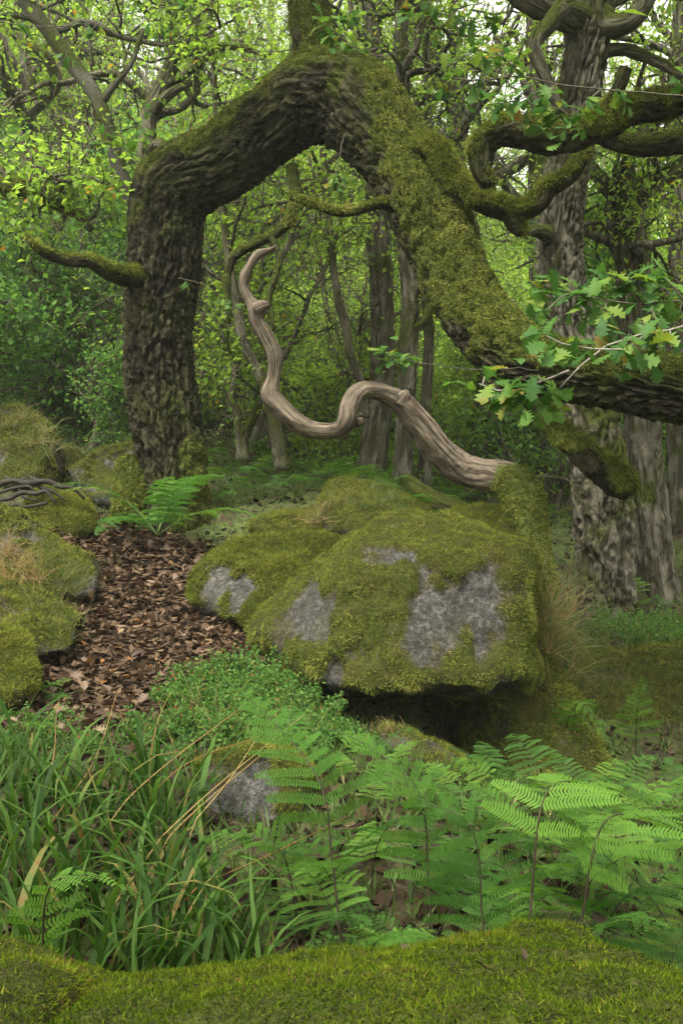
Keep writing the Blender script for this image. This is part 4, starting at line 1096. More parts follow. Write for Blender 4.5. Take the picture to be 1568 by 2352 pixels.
for k, (x, y) in enumerate([(-3.2, -3.8), (0.8, -4.6), (-6.0, -1.0), (-1.4, -8.0)]):  # oaks behind the viewpoint, added unseen to shade the foreground
    place_tree('oak_tree', OAKS[(k + 1) % 4], x, y, 1.0, k * 1.3, 'leafy oak out of view, added behind the viewpoint to shade the foreground', 'tree', 'unseen oaks shading the foreground')
for k in range(22):
    y = 13 + 11 * (k / 22) + gg.random()
    half = 0.36 * y + 0.5
    x = -half + 2 * half * gg.random()
    place_tree('understory_shrub', (PALE if -0.14 * y < x < 0.2 * y else SHRUBS)[k % 3], x, y, 0.8 + 0.5 * gg.random(), gg.random() * 6.28, 'bushy green understory shrub between the background trunks', 'shrub', 'understory shrubs')
for x, y, s in ((-4.6, 12.0, 1.15), (-3.6, 13.5, 1.2), (-5.6, 14.5, 1.4), (-2.6, 12.4, 0.7), (-4.2, 16.5, 1.5), (-6.4, 17, 1.6)):
    place_tree('understory_shrub', SHRUBS[int(x * 10) % 3], x, y, s, x * 3, 'dense dark green shrub on the slope behind the left-hand boulders', 'shrub', 'shrubs behind the left-hand boulders')
# ---------------------------------------------------------------- ferns
FG = 'bracken thicket'
def frond_mesh(curve, W, stalk=0.35, pairs=17, shape='bracken', seed=0, sag=0.25, up=(0, 0, 1), pw=1.0, r=0.004):
    """curve (n,3): stalk and midrib from the ground to the tip; returns blade mesh and stalk mesh"""
    g = np.random.default_rng(seed)
    c = spline(np.asarray(curve, dtype=float), n=60)
    t = unit(np.gradient(c, axis=0))
    clen = np.linalg.norm(np.diff(c, axis=0), axis=1).sum()
    up = np.array(up, dtype=float)
    side = unit(np.cross(t, up)); nrm = np.cross(side, t)
    V = []; Fc = []; n = 0
    for i in range(pairs):
        q = stalk + (1 - stalk) * (i / (pairs - 0.3)) ** 0.92
        f = q * 59; k = min(58, int(f)); a = f - k
        p = c[k] * (1 - a) + c[k + 1] * a
        x = (q - stalk) / (1 - stalk)
        if shape == 'bracken': l = W * (1 - x) ** 0.85 * (0.75 + 0.25 * min(1, x * 8 + .5))
        else: l = W * math.sin(math.pi * min(1, 0.14 + 0.86 * x) ** 0.8) ** 0.8 * (1 - x * .25)
        l = max(l, 0.012)
        gap = (1 - stalk) / pairs * clen
        for s in (-1, 1):
            ll = l * g.uniform(0.82, 1.12)
            d = unit(side[k] * s + t[k] * (0.30 + 0.45 * x) + nrm[k] * g.uniform(-0.25, 0.30))
            tw = g.uniform(-0.95, 0.95)
            m = max(4, int(ll / (0.0105 * pw)))
            for j in range(m):
                e = (j + 0.35) / m
                pp = p + d * ll * e + np.array([0, 0, -1.0]) * sag * ll * e * e
                pl = ll * 0.23 * (1 - e) ** 0.7 + 0.007
                if shape != 'bracken': pl = 0.013 + 0.008 * (1 - e)
                pl = min(pl, gap * 0.50)
                dd0 = unit(unit(np.cross(nrm[k], d)) + nrm[k] * tw * .6)
                for z in (-1, 1):
                    dd = unit(dd0 * z + d * 0.45 + nrm[k] * g.uniform(-.12, .12))
                    wd = d * ll / m * 0.46
                    V += [pp - wd * 0.5, pp + dd * pl * 0.55 - wd * 0.85, pp + dd * pl, pp + dd * pl * 0.6 + wd * 0.75, pp + wd * 0.75]
                    Fc.append((n, n + 1, n + 3, n + 4)); Fc.append((n + 1, n + 2, n + 3, n + 3)); n += 5
    V = np.array(V); Fc = np.array(Fc)
    quads = Fc[0::2]; tris = Fc[1::2][:, :3]
    k0 = int(stalk * 59)          # the green midrib ties the leaflets together
    RV, RF, _, _ = tube(c[k0:], np.linspace(r * 0.7, r * 0.3, 60 - k0), 3, cap=False)
    quads = np.concatenate([quads, RF[0] + len(V)]); V = np.concatenate([V, RV])
    blade = mk_mesh('frond', V, [quads, tris], None, False)
    TV, TF, _, _ = tube(c, np.linspace(r, r * 0.25, len(c)), 5)
    st = mk_mesh('stalk', TV, TF)
    return blade, st

def add_frond(parent, blade, stem, mtx=None, dark=True):
    if len(blade.materials) == 0: blade.materials.append(FERN)
    if len(stem.materials) == 0: stem.materials.append(STALK if dark else STALK_G)
    f = link('frond', blade, None, parent, mtx=mtx)
    link('stalk', stem, None, f)
    return f

def arc_frond(L, lean, drop, W, seed, **kw):
    """a frond that rises from the origin and arches over towards +x"""
    t = np.linspace(0, 1, 9)
    a = math.radians(90) - np.radians(lean) - np.radians(drop) * t ** 1.4
    st = L / 8
    x = np.concatenate([[0], np.cumsum(np.cos(a[:-1]) * st)]); z = np.concatenate([[0], np.cumsum(np.sin(a[:-1]) * st)])
    y = 0.06 * L * np.sin(t * 2.5 + seed) * t
    return frond_mesh(np.column_stack([x, y, z]), W, seed=seed, **kw)

BRACKEN = [arc_frond(L, le, dr, W, 700 + k, stalk=0.36, pairs=13) for k, (L, le, dr, W) in enumerate([(0.95, 15, 95, 0.28), (0.8, 25, 75, 0.25), (1.05, 10, 105, 0.30), (0.7, 30, 70, 0.22), (0.6, 20, 80, 0.20), (0.85, 5, 120, 0.22), (0.75, 35, 55, 0.26), (0.9, 20, 115, 0.24)])]
MALE = [arc_frond(L, le, 78, W, 720 + k, stalk=0.15, pairs=22, shape='male', sag=0.25, pw=0.9) for k, (L, W, le) in enumerate([(0.80, 0.17, 40), (0.72, 0.16, 54), (0.66, 0.14, 28)])]

MARKS = [((-0.45, 4.3), 'beside the small dark stone'), ((0.55, 5.2), 'before the flat stone slab'), ((0.2, 2.7), 'close behind the crown of the nearest boulder'), ((1.1, 2.7), 'close behind the right slope of the nearest boulder'),
         ((1.7, 4.8), 'in the hollow before the mossy ledge'), ((0.35, 3.5), 'in the grassward half of the bracken thicket'), ((0.9, 3.5), 'in the ledgeward half of the bracken thicket'), ((0.9, 4.5), 'on the boulder side of the bracken thicket'), ((1.5, 3.6), 'at the open right end of the bracken thicket'), ((-0.5, 2.9), 'at the grassy end of the bracken thicket')]
def near_mark(x, y):
    return min(MARKS, key=lambda m: (m[0][0] - x) ** 2 + (m[0][1] - y) ** 2)[1]

def bracken(x, y, label, group, s=1.0, az=None, k=None, n=1, dz=0.0, seed=0):
    g = random.Random(seed * 31 + int(x * 100) + int(y * 100))
    if group == FG:
        w = near_mark(x, y); label = 'finely cut bracken ' + w; group = 'bracken ' + w
    e = empty('bracken_fern', (x, y, g1(x, y) + dz), label, 'fern', group)
    for i in range(n):
        kk = (k if k is not None else g.randrange(len(BRACKEN)))
        a = (az if az is not None else g.uniform(0, 6.28)) + (i * 2.3 if n > 1 else 0) + g.uniform(-.2, .2)
        sc = s * g.uniform(0.85, 1.1)
        m = Matrix.Rotation(a, 4, 'Z') @ Matrix.Rotation(g.uniform(-.1, .45), 4, 'Y') @ Matrix.Rotation(g.uniform(-.3, .3), 4, 'X') @ Matrix.Scale(sc, 4)
        add_frond(e, *BRACKEN[kk], m)
    return e

# the green fern at the foot of the arch
fx = P(362, 1225, 8.75)
e = empty('male_fern', (fx[0], fx[1], g1(fx[0], fx[1]) + 0.12), 'shuttlecock fern with arching green fronds at the foot of the arched oak', 'fern')
for i, a in enumerate((-150, -115, -75, -40, -5, 35, 80, 130, 175)):
    add_frond(e, *MALE[i % 3], Matrix.Rotation(math.radians(a), 4, 'Z') @ Matrix.Rotation(random.uniform(-.2, .15), 4, 'Y') @ Matrix.Scale(random.uniform(1.2, 1.5), 4), dark=False)

def hand_fern(fronds, label, group=None):
    """fronds: list of (base uvd, mid uvd, tip uvd, width)"""
    b = np.array(P(*fronds[0][0])); b[2] = g1(b[0], b[1])
    e = empty('bracken_fern', b, label, 'fern', group)
    for i, (p0, p1, p2, W) in enumerate(fronds):
        q0 = b if i == 0 else np.append(P(*p0)[:2], g1(*P(*p0)[:2]))
        a, c = P(*p1), P(*p2)
        mid = (q0 + a) / 2 + np.array([0, 0.02, 0.05])
        m2 = (a + c) / 2 + np.array([0, 0, 0.035])
        bl, st = frond_mesh(np.array([q0, mid, a, m2, c]) - b, W, stalk=0.40, pairs=15, seed=int(p0[0]), r=0.005, sag=0.12)
        add_frond(e, bl, st)
    return e
hand_fern([((790, 2050, 3.0), (735, 1800, 3.15), (520, 1565, 3.5), 0.24)], 'tall bracken frond leaning left over the bilberry')
hand_fern([((1010, 2100, 2.8), (960, 1820, 2.9), (735, 1665, 3.1), 0.20)], 'bracken frond with its pale tip stretched left below the stone slab')
hand_fern([((1190, 2130, 2.6), (1250, 1830, 2.75), (1430, 1820, 3.4), 0.23)], 'wide bracken frond rising on a dark stalk behind the nearest boulder')
hand_fern([((1140, 2120, 2.7), (1080, 1900, 2.8), (880, 1850, 2.9), 0.26)], 'bracken frond spreading left on a bent dark stalk behind the nearest boulder')
hand_fern([((1290, 2130, 2.6), (1380, 1900, 2.7), (1560, 1900, 3.2), 0.28)], 'bracken frond leaning right on a slanting dark stalk behind the nearest boulder')
hand_fern([((1460, 1790, 6.6), (1462, 1640, 6.5), (1478, 1550, 6.4), 0.19)], 'upright pale bracken standing against the mossy ledge')
hand_fern([((1300, 1560, 6.7), (1330, 1610, 6.4), (1420, 1750, 6.2), 0.16), ((1290, 1560, 6.7), (1310, 1640, 6.4), (1370, 1690, 6.3), 0.12)], 'drooping bracken hanging down over the sloping mossy rock')
hand_fern([((690, 2080, 3.1), (640, 1950, 3.1), (470, 1930, 3.2), 0.20)], 'low bracken frond arching left below the small dark stone')
hand_fern([((60, 2150, 2.4), (120, 2030, 2.4), (330, 2060, 2.5), 0.13)], 'pale frond lying over the grass at the lower left')
for k, (u, v, d, s, az) in enumerate([(880, 2000, 3.3, 0.6, 2.6), (980, 1980, 3.4, 0.62, 0.4), (1100, 1960, 3.4, 0.62, 3.3), (1220, 1960, 3.5, 0.65, 0.1), (1330, 1980, 3.3, 0.8, 2.9), (1440, 1990, 3.3, 0.85, 0.3), (1530, 1960, 3.4, 0.9, 2.6),
                                       (1400, 1920, 3.9, 0.8, 3.5), (1520, 1880, 4.2, 0.8, 0.5), (1280, 1880, 4.2, 0.5, 5.6), (1010, 1890, 4.1, 0.42, 4.2), (840, 1930, 3.8, 0.45, 5.0), (760, 1960, 3.4, 0.6, 3.6), (1480, 2080, 2.7, 0.75, 1.0),
                                       (1560, 2090, 2.6, 0.8, 3.8), (930, 2080, 2.9, 0.6, 4.6), (1060, 2060, 2.9, 0.65, 1.4), (1390, 2080, 2.7, 0.6, 4.5), (700, 2040, 3.0, 0.5, 2.0), (600, 2070, 2.8, 0.5, 3.0), (780, 2090, 2.7, 0.5, 0.5), (480, 2090, 2.6, 0.45, 2.6),
                                       (1160, 2010, 3.1, 0.7, 5.2), (1600, 2000, 3.1, 0.9, 2.9), (820, 1800, 4.9, 0.45, 4.0), (900, 1820, 4.8, 0.45, 0.8), (960, 1800, 4.9, 0.4, 5.4)]):
    p = P(u, v, d)
    bracken(p[0], p[1], 'bracken fern in the thicket between the nearest boulder and the great boulder', FG, s, az, n=1, seed=k)
g_ = np.random.default_rng(15)
for k in range(150):
    d = 2.6 + 2.6 * g_.random() ** 0.8
    u = 640 + 980 * g_.random() ** 0.85
    x = (u - 784) / F * d
    bracken(x, d, 'bracken fern in the thicket between the nearest boulder and the great boulder', FG, (0.30 + 0.16 * g_.random()) * (1.5 if d < 3.6 else 1.0) * (1.15 if u > 1200 else 1.0), seed=500 + k)
BGF = 'bracken on the rise behind the arched oak'
g_ = np.random.default_rng(5)
for k in range(70):
    y = 9.6 + 4.6 * g_.random()
    u = 480 + 560 * g_.random()
    bracken((u - 784) / F * y, y, 'small bracken on the rise behind the arched oak', BGF, 0.45 + 0.3 * g_.random(), n=2, seed=k)
for k in range(14):
    y = 9.0 + 5 * g_.random()
    u = 1180 + 380 * g_.random()
    bracken((u - 784) / F * y, y, 'small bracken among the oak trunks behind the rock ledge', 'bracken behind the rock ledge', 0.5 + 0.25 * g_.random(), n=2, seed=100 + k)
for k, (u, v, d) in enumerate([(30, 1640, 5.2), (70, 1560, 5.5), (20, 1720, 4.7), (110, 1680, 4.9)]):
    p = P(u, v, d)
    bracken(p[0], p[1], 'small bracken sprig by the moss cushion stone at the left', 'sprigs by the moss cushion stone', 0.38, n=2, seed=200 + k)
for k, (u, v, d) in enumerate([(1330, 1475, 8.6), (1380, 1470, 8.7), (1300, 1500, 8.3)]):
    p = P(u, v, d)
    bracken(p[0], p[1], 'small bracken at the foot of the big straight oak', 'bracken at the foot of the big straight oak', 0.5, n=3, seed=300 + k)

# ---------------------------------------------------------------- bilberry
def bilberry(x, y, R, H, n_stem, n_leaf, label, group, seed, dz=0.0):
    g = np.random.default_rng(seed)
    z0 = g1(x, y) + dz
    B = Bag(); anch = []
    for i in range(n_stem):
        a = g.random() * 6.28; r = R * math.sqrt(g.random())
        bx, by = x + math.cos(a) * r, y + math.sin(a) * r
        p = walk((bx, by, g1(bx, by) + dz - 0.03), (math.cos(a) * .35, math.sin(a) * .35, 1), H * (0.6 + 0.5 * g.random()), 6, 0.25, 0.05, g)
        V, Fc, _, _ = tube(p, np.linspace(0.0035, 0.0015, len(p)), 3, cap=False)
        B.add(V, Fc)
        for j in range(3):
            p2 = walk(p[2 + j], unit(g.normal(0, 1, 3) + np.array([0, 0, .9])), H * 0.4, 4, 0.25, 0.02, g)
            V, Fc, _, _ = tube(p2, np.linspace(0.002, 0.001, len(p2)), 3, cap=False)
            B.add(V, Fc); anch.append(p2)
        anch.append(p[2:])
    A = np.concatenate(anch)
    k = g.integers(0, len(A), n_leaf)
    P0 = A[k] + g.normal(0, 0.014, (n_leaf, 3))
    LV, LF = leaf_quads(P0, g.normal(0, 1, (n_leaf, 3)), unit(g.normal(0, .5, (n_leaf, 3)) + np.array([0, -.15, .8])), 0.024, 0.016, g, 0.12)
    base = np.array([x, y, z0])
    e = empty('bilberry_bush', base, label, 'bush', group)
    V, Fc, at = B.get()
    obj('stems', V, Fc, STEM, e, base)
    t = np.clip(0.45 + g.normal(0, .2, n_leaf), 0, .95); t[g.random(n_leaf) < .02] = 1
    obj('foliage', LV, LF, BILB, e, base, {'tint': np.repeat(t, 4)}, False)
    return e
for k, (u, v, d, R, H) in enumerate([(480, 1580, 6.0, 0.20, 0.26), (560, 1560, 6.1, 0.22, 0.28), (640, 1530, 6.2, 0.22, 0.30), (700, 1600, 5.9, 0.20, 0.26), (520, 1640, 5.6, 0.2, 0.24), (610, 1640, 5.6, 0.22, 0.28), (430, 1620, 5.7, 0.15, 0.2),
                                     (690, 1670, 5.4, 0.2, 0.24), (560, 1720, 5.0, 0.2, 0.22), (650, 1740, 4.9, 0.2, 0.22), (470, 1700, 5.1, 0.17, 0.2), (760, 1660, 5.5, 0.15, 0.2)]):
    p = P(u, v, d)
    bilberry(p[0], p[1], R, H, 20, 1900, 'bright green bilberry bush at the left foot of the great boulder', 'bilberry by the great boulder', 800 + k)
for k, (u, d) in enumerate([(1420, 8.6), (1480, 8.7), (1540, 8.5), (1450, 9.2), (1520, 9.3), (1570, 9.0)]):
    x = (u - 784) / F * d
    bilberry(x, d, 0.28, 0.34, 18, 1500, 'darker bilberry bush on top of the rock ledge', 'bilberry on the rock ledge', 830 + k, dz=max(0, 0.42 - g1(x, d)))
for k, (u, v, d) in enumerate([(130, 1650, 5.0), (220, 1690, 4.8), (330, 1660, 5.0), (380, 1720, 4.6), (60, 1700, 4.7)]):
    p = P(u, v, d)
    bilberry(p[0], p[1], 0.13, 0.15, 10, 500, 'sparse bilberry sprig at the near end of the leafy path', 'bilberry at the near end of the path', 850 + k)

# ---------------------------------------------------------------- grass
def blade_mesh(L, w, bend, seed, fold=0.12, n=7):
    g = np.random.default_rng(seed)
    t = np.linspace(0, 1, n)
    a = math.radians(82) - np.radians(bend) * t ** 1.5
    st = L / (n - 1)
    x = np.concatenate([[0], np.cumsum(np.cos(a[:-1]) * st)]); z = np.concatenate([[0], np.cumsum(np.sin(a[:-1]) * st)])
    y = 0.05 * L * np.sin(t * 3 + seed)
    ww = w * 0.5 * np.clip(1.15 - t ** 2.2 * 1.15, 0.03, 1)
    c = np.column_stack([x, y, z]); s = np.array([0, 1.0, 0])
    V = np.concatenate([c - s * ww[:, None] + np.array([0, 0, 1]) * (ww * fold * 2)[:, None], c, c + s * ww[:, None] + np.array([0, 0, 1]) * (ww * fold * 2)[:, None]])
    i = np.arange(n - 1)
    return mk_mesh('blade', V, [np.concatenate([np.stack([i, i + n, i + n + 1, i + 1], -1), np.stack([i + n, i + 2 * n, i + 2 * n + 1, i + n + 1], -1)])])
BLADES = [blade_mesh(L, w, b, k) for k, (L, w, b) in enumerate([(0.40, 0.019, 75), (0.50, 0.022, 110), (0.34, 0.017, 55), (0.54, 0.020, 135), (0.30, 0.020, 95), (0.46, 0.015, 45)])]
for m in BLADES: m.materials.append(GRASS)
g_ = random.Random(9)
for k, (u, v, d) in enumerate([(30, 1820, 4.0), (110, 1840, 3.9), (200, 1850, 3.8), (290, 1870, 3.7), (370, 1900, 3.6), (60, 1900, 3.5), (150, 1930, 3.4), (250, 1950, 3.3), (340, 1970, 3.2), (430, 1980, 3.2), (20, 1980, 3.1), (110, 2010, 3.0), (210, 2030, 2.9), (310, 2050, 2.85), (400, 2060, 2.8),
                               (500, 2050, 2.9), (560, 2080, 2.7), (60, 2070, 2.7), (160, 2090, 2.65), (270, 2110, 2.6), (-20, 1750, 4.3), (420, 1840, 3.9), (360, 1800, 4.1), (-30, 1900, 3.5)]):
    p = P(u, v, d)
    w = 'before the moss cushion stone' if d > 3.7 and u < 240 else 'beside the small dark stone' if u > 330 and d > 3 else 'close behind the yellowish mossy boulder' if d < 2.95 else 'between the bilberry and the yellowish mossy boulder'
    e = empty('grass_tussock', (p[0], p[1], g1(p[0], p[1])), 'tussock of broad arching green blades ' + w, 'grass', 'broad-bladed tussocks ' + w)
    for i in range(20):
        m = Matrix.Translation((g_.uniform(-.09, .09), g_.uniform(-.09, .09), -0.01)) @ Matrix.Rotation(g_.uniform(0, 6.28), 4, 'Z') @ Matrix.Rotation(g_.uniform(-.25, .45), 4, 'Y') @ Matrix.Scale(g_.uniform(.7, 1.15), 4)
        link('blade', g_.choice(BLADES), None, e, mtx=m)

def grass_patch(name, pts, per, L, w, label, cat, seed, mat=FINEGRASS, droop=0.9, out=None, group=None, tintb=0.45):
    """a tuft of fine grass: many thin blades from a few places, one object"""
    g = np.random.default_rng(seed)
    pts = np.asarray(pts, dtype=float)
    n = len(pts) * per
    b = np.repeat(pts, per, axis=0) + g.normal(0, 0.035, (n, 3)) * np.array([1, 1, 0.1])
    d = unit(g.normal(0, 0.55, (n, 3)) + np.array([0, -0.15, 1.0]) + (0 if out is None else np.asarray(out)))
    l = L * (0.5 + 0.7 * g.random(n))
    rows = []
    p = b.copy()
    side = unit(np.cross(d, g.normal(size=(n, 3)))) * (w * 0.5)
    K = 4
    for k in range(K + 1):
        s = side * (1 - k / K * 0.9)
        rows.append(p - s); rows.append(p + s)
        d = unit(d + np.array([0, 0, -1.0]) * droop * 0.28 * (k + 1) / K)
        p = p + d * (l / K)[:, None]
    V = np.stack(rows, axis=1).reshape(-1, 3)
    i = np.arange(n)[:, None] * (2 * (K + 1))
    Fc = np.concatenate([i + np.array([2 * k, 2 * k + 1, 2 * k + 3, 2 * k + 2]) for k in range(K)])
    t = np.repeat(np.clip(tintb + g.normal(0, .28, n), 0, 1), 2 * (K + 1))
    base = pts.mean(0)
    o = obj(name, V, Fc, mat, None, base, {'tint': t})
    o.location = tuple(base)
    tag(o, label, cat, group)
    return o
def on_ground(rows, dz=0.0):
    out = []
    for u, d in rows:
        x = (u - 784) / F * d
        out.append((x, d, g1(x, d) + dz))
    return out
grass_patch('grass_tuft', [P(1210, 1420, 6.9), P(1240, 1440, 7.0), P(1270, 1470, 7.0), P(1290, 1430, 7.2), P(1230, 1480, 6.8), P(1280, 1520, 6.9), P(1300, 1560, 6.8), P(1190, 1450, 6.7), P(1230, 1420, 6.8), P(1260, 1440, 6.7), P(1250, 1500, 6.7)], 60, 0.5, 0.0055, 'long wispy dry grass beside the right flank of the great boulder', 'grass', 1, out=(0.25, -.1, 0), tintb=0.68)
grass_patch('grass_tuft', [P(740, 1185, 9.0), P(770, 1170, 9.1), P(720, 1200, 8.9), P(800, 1150, 9.3)], 70, 0.28, 0.005, 'brown drooping grass tuft on the stone behind the great boulder', 'grass', 2, droop=1.8, tintb=0.8)
grass_patch('grass_tuft', [P(820, 1170, 9.0), P(870, 1165, 9.1), P(920, 1180, 9.0), P(850, 1130, 9.6), P(900, 1150, 9.4)], 60, 0.22, 0.005, 'pale green grass tuft on the moss-grown rock behind the great boulder', 'grass', 3, tintb=0.35)
grass_patch('grass_tuft', [P(20, 1270, 7.4), P(50, 1300, 7.2), P(-10, 1310, 7.2), P(80, 1330, 7.1), P(20, 1340, 7.0)], 80, 0.30, 0.0045, 'reddish brown grass thatch on the broad sloping boulder', 'grass', 4, droop=2.0, tintb=0.95, out=(0.1, -0.5, 0))
grass_patch('grass_tuft', [P(100, 1300, 7.4), P(150, 1330, 7.3), P(180, 1350, 7.2), P(130, 1400, 6.9), P(90, 1420, 6.7), P(160, 1440, 6.6)], 50, 0.26, 0.004, 'thin green and straw grass along the edge of the leafy path', 'grass', 5, out=(0.3, -.3, 0))
grass_patch('grass_tuft', [P(60, 960, 10.0), P(100, 990, 9.9), P(110, 1040, 9.7), P(80, 1020, 9.6), P(20, 980, 9.9)], 60, 0.35, 0.006, 'straw-coloured grass hanging on the tall round-topped boulder', 'grass', 6, droop=2.2, tintb=0.6, out=(0.2, -.3, 0))
grass_patch('grass_tuft', [P(1390, 1480, 8.0), P(1350, 1520, 7.9), P(1420, 1520, 7.9), P(1330, 1600, 7.6), P(1310, 1660, 7.0)], 40, 0.30, 0.0045, 'dry grass hanging over the edge of the rock ledge', 'grass', 7, droop=1.6, tintb=0.55, out=(-.2, -.4, 0))
grass_patch('grass_tuft', [P(880, 1680, 5.8), P(910, 1690, 5.8), P(850, 1690, 5.8)], 50, 0.12, 0.004, 'short brown grass on the flat stone slab', 'grass', 8, droop=1.2, tintb=0.7)
grass_patch('grass_tuft', on_ground([(490, 9.6), (530, 9.7), (560, 9.9), (600, 10.2), (640, 10.3), (690, 10.2), (740, 10.4)]), 60, 0.32, 0.006, 'pale grass growing through the bracken behind the arched oak', 'grass', 10, tintb=0.3)
grass_patch('grass_tuft', [P(30, 1420, 6.6), P(70, 1400, 6.7), P(110, 1410, 6.7), P(50, 1460, 6.3), P(100, 1470, 6.3), P(140, 1480, 6.3), P(10, 1380, 6.8)], 55, 0.22, 0.004, 'thin dull green grass on the low mossy bank stone', 'grass', 11, droop=1.5, tintb=0.5, out=(0.2, -.4, 0))
grass_patch('grass_tuft', [P(60, 1230, 7.8), P(110, 1260, 7.7), P(150, 1290, 7.6), P(30, 1220, 7.9)], 40, 0.16, 0.004, 'short grass on the shoulder of the broad sloping boulder', 'grass', 12, droop=1.0, tintb=0.4, out=(0.2, -.2, 0))
grass_patch('grass_tuft', on_ground([(440, 5.4), (500, 5.3), (560, 5.2), (620, 5.2), (680, 5.1), (520, 4.9), (600, 4.8)]), 22, 0.34, 0.0035, 'thin reddish straw grass standing among the bilberry', 'grass', 13, droop=0.9, tintb=0.85)
# long dry stems across the tussocks
g_ = np.random.default_rng(21)
for k, (a, m, b) in enumerate([((240, 2050, 3.1), (470, 1830, 3.4), (700, 1640, 3.7)), ((300, 2020, 3.2), (430, 1880, 3.3), (640, 1700, 3.5)), ((180, 1960, 3.4), (330, 1800, 3.6), (560, 1620, 4.0)), ((330, 2080, 3.0), (560, 1990, 3.1), (790, 1880, 3.2)), ((100, 1900, 3.6), (210, 1760, 3.8), (270, 1590, 4.1)), ((380, 1960, 3.3), (520, 1800, 3.5), (600, 1680, 3.7)), ((60, 1950, 3.4), (120, 1760, 3.7), (130, 1640, 4.0)), ((280, 1900, 3.6), (420, 1760, 3.8), (600, 1690, 4.0))]):
    c = spline(np.array([P(*a), P(*m), P(*b)]), n=16)
    c[0, 2] = g1(c[0, 0], c[0, 1]); c[1:4, 2] = np.linspace(c[0, 2], c[4, 2], 5)[1:4]
    V, Fc, _, _ = tube(c, np.linspace(0.0035, 0.0012, 16), 4)
    o = obj('dry_grass', V, Fc, STRAW, None, c[0], {'tint': np.full(len(V), g_.random())})
    o.location = tuple(c[0])
    tag(o, 'long dry orange grass stem bending right over the green tussocks', 'grass', 'long dry stems over the tussocks')

# ---------------------------------------------------------------- ground cover and fallen leaves
def litter(n, xy, z, size, g, zs=0.02):
    d = unit(np.column_stack([g.normal(size=(n, 2)), g.normal(0, 0.25, n)]))
    nn = unit(g.normal(0, 0.42, (n, 3)) + np.array([0, 0, 1.0]))
    p = np.column_stack([xy, z + g.random(n) * zs])
    return leaf_quads(p, d, nn, size, size * 0.66, g, -0.14 + 0.0 * 1)
g = np.random.default_rng(31)
n = 9000
q = np.column_stack([g.uniform(-2.8, -0.4, n * 3), g.uniform(4.7, 9.5, n * 3)])
q = q[in_poly(q + g.normal(0, .07, q.shape), PATH_POLY)][:n]
LV, LF = litter(len(q), q, gz(q) + 0.014, 0.068, g, 0.03)
o = obj('leaf_litter', LV, LF, LITTER, leaf_path, None, {'tint': np.repeat(np.clip(0.5 + g.normal(0, .25, len(q)), 0, 1), 4)}, False, True)
# wider scatter over the floor
n = 14000
y = 2.2 + 14 * g.random(n) ** 1.3
x = (g.random(n) - 0.5) * (0.9 * y + 1)
q = np.column_stack([x, y])
LV, LF = litter(n, q, gz(q), 0.08, g, 0.02)
obj('leaf_litter', LV, LF, LITTER, ground, None, {'tint': np.repeat(np.clip(0.2 + g.normal(0, .22, n), 0, 1), 4)}, False, True)
# dead leaves caught in the crack between the two nearest boulders
n = 260
k_ = g.random(n); yy = 1.25 + 0.75 * k_
q = np.column_stack([-0.445 + g.normal(0, 0.03, n), yy])
LV, LF = litter(n, q, 0.90 - 0.36 * (yy - 1.1) ** 2 - 0.045 + g.normal(0, 0.012, n), 0.035, g, 0.01)
obj('leaf_litter', LV, LF, LITTER, ground, None, {'tint': np.repeat(np.clip(0.35 + g.normal(0, .25, n), 0, 1), 4)}, False, True)
# low green growth over the floor
n = 80000
y = 2.0 + 20 * g.random(n) ** 1.2
x = (g.random(n) - 0.5) * (0.95 * y + 1)
q = np.column_stack([x, y])
keep = (fbm(np.column_stack([q, np.zeros(n)]) * 0.9, 3, 91) + 0.35 * g.normal(size=n) > 0.0) & ~in_poly(q, PATH_POLY)
q = q[keep]; n = len(q)
p = np.column_stack([q, gz(q) - 0.01])
d = unit(np.column_stack([g.normal(0, .6, (n, 2)), np.full(n, 1.0)]))
LV, LF = leaf_quads(p, d, unit(g.normal(size=(n, 3))), 0.11, 0.012, g, 0.0)
o = obj('ground_cover', LV, LF, FINEGRASS, ground, None, {'tint': np.repeat(np.clip(0.3 + g.normal(0, .2, n), 0, 1), 4)}, False, True)

# dead twigs on the path
g9 = np.random.default_rng(77)
for k in range(16):
    c0 = PATH_POLY.mean(0) + g9.normal(0, 1, 2) * np.array([0.4, 1.1])
    if not in_poly(c0, PATH_POLY)[0]: continue
    a = g9.random() * 6.28; L = 0.12 + 0.22 * g9.random()
    t = np.linspace(-.5, .5, 6)
    q = c0 + np.column_stack([np.cos(a) * t * L, np.sin(a) * t * L])
    c = np.column_stack([q, gz(q) + 0.045 + 0.01 * g9.normal(size=6)])
    V, Fc, _, _ = tube(c, np.linspace(0.006, 0.003, 6), 5)
    o = obj('fallen_twig', V, Fc, TWIG, None, c[0]); o.location = tuple(c[0])
    tag(o, 'thin dead twig lying on the leafy path', 'twig', 'dead twigs on the leafy path')
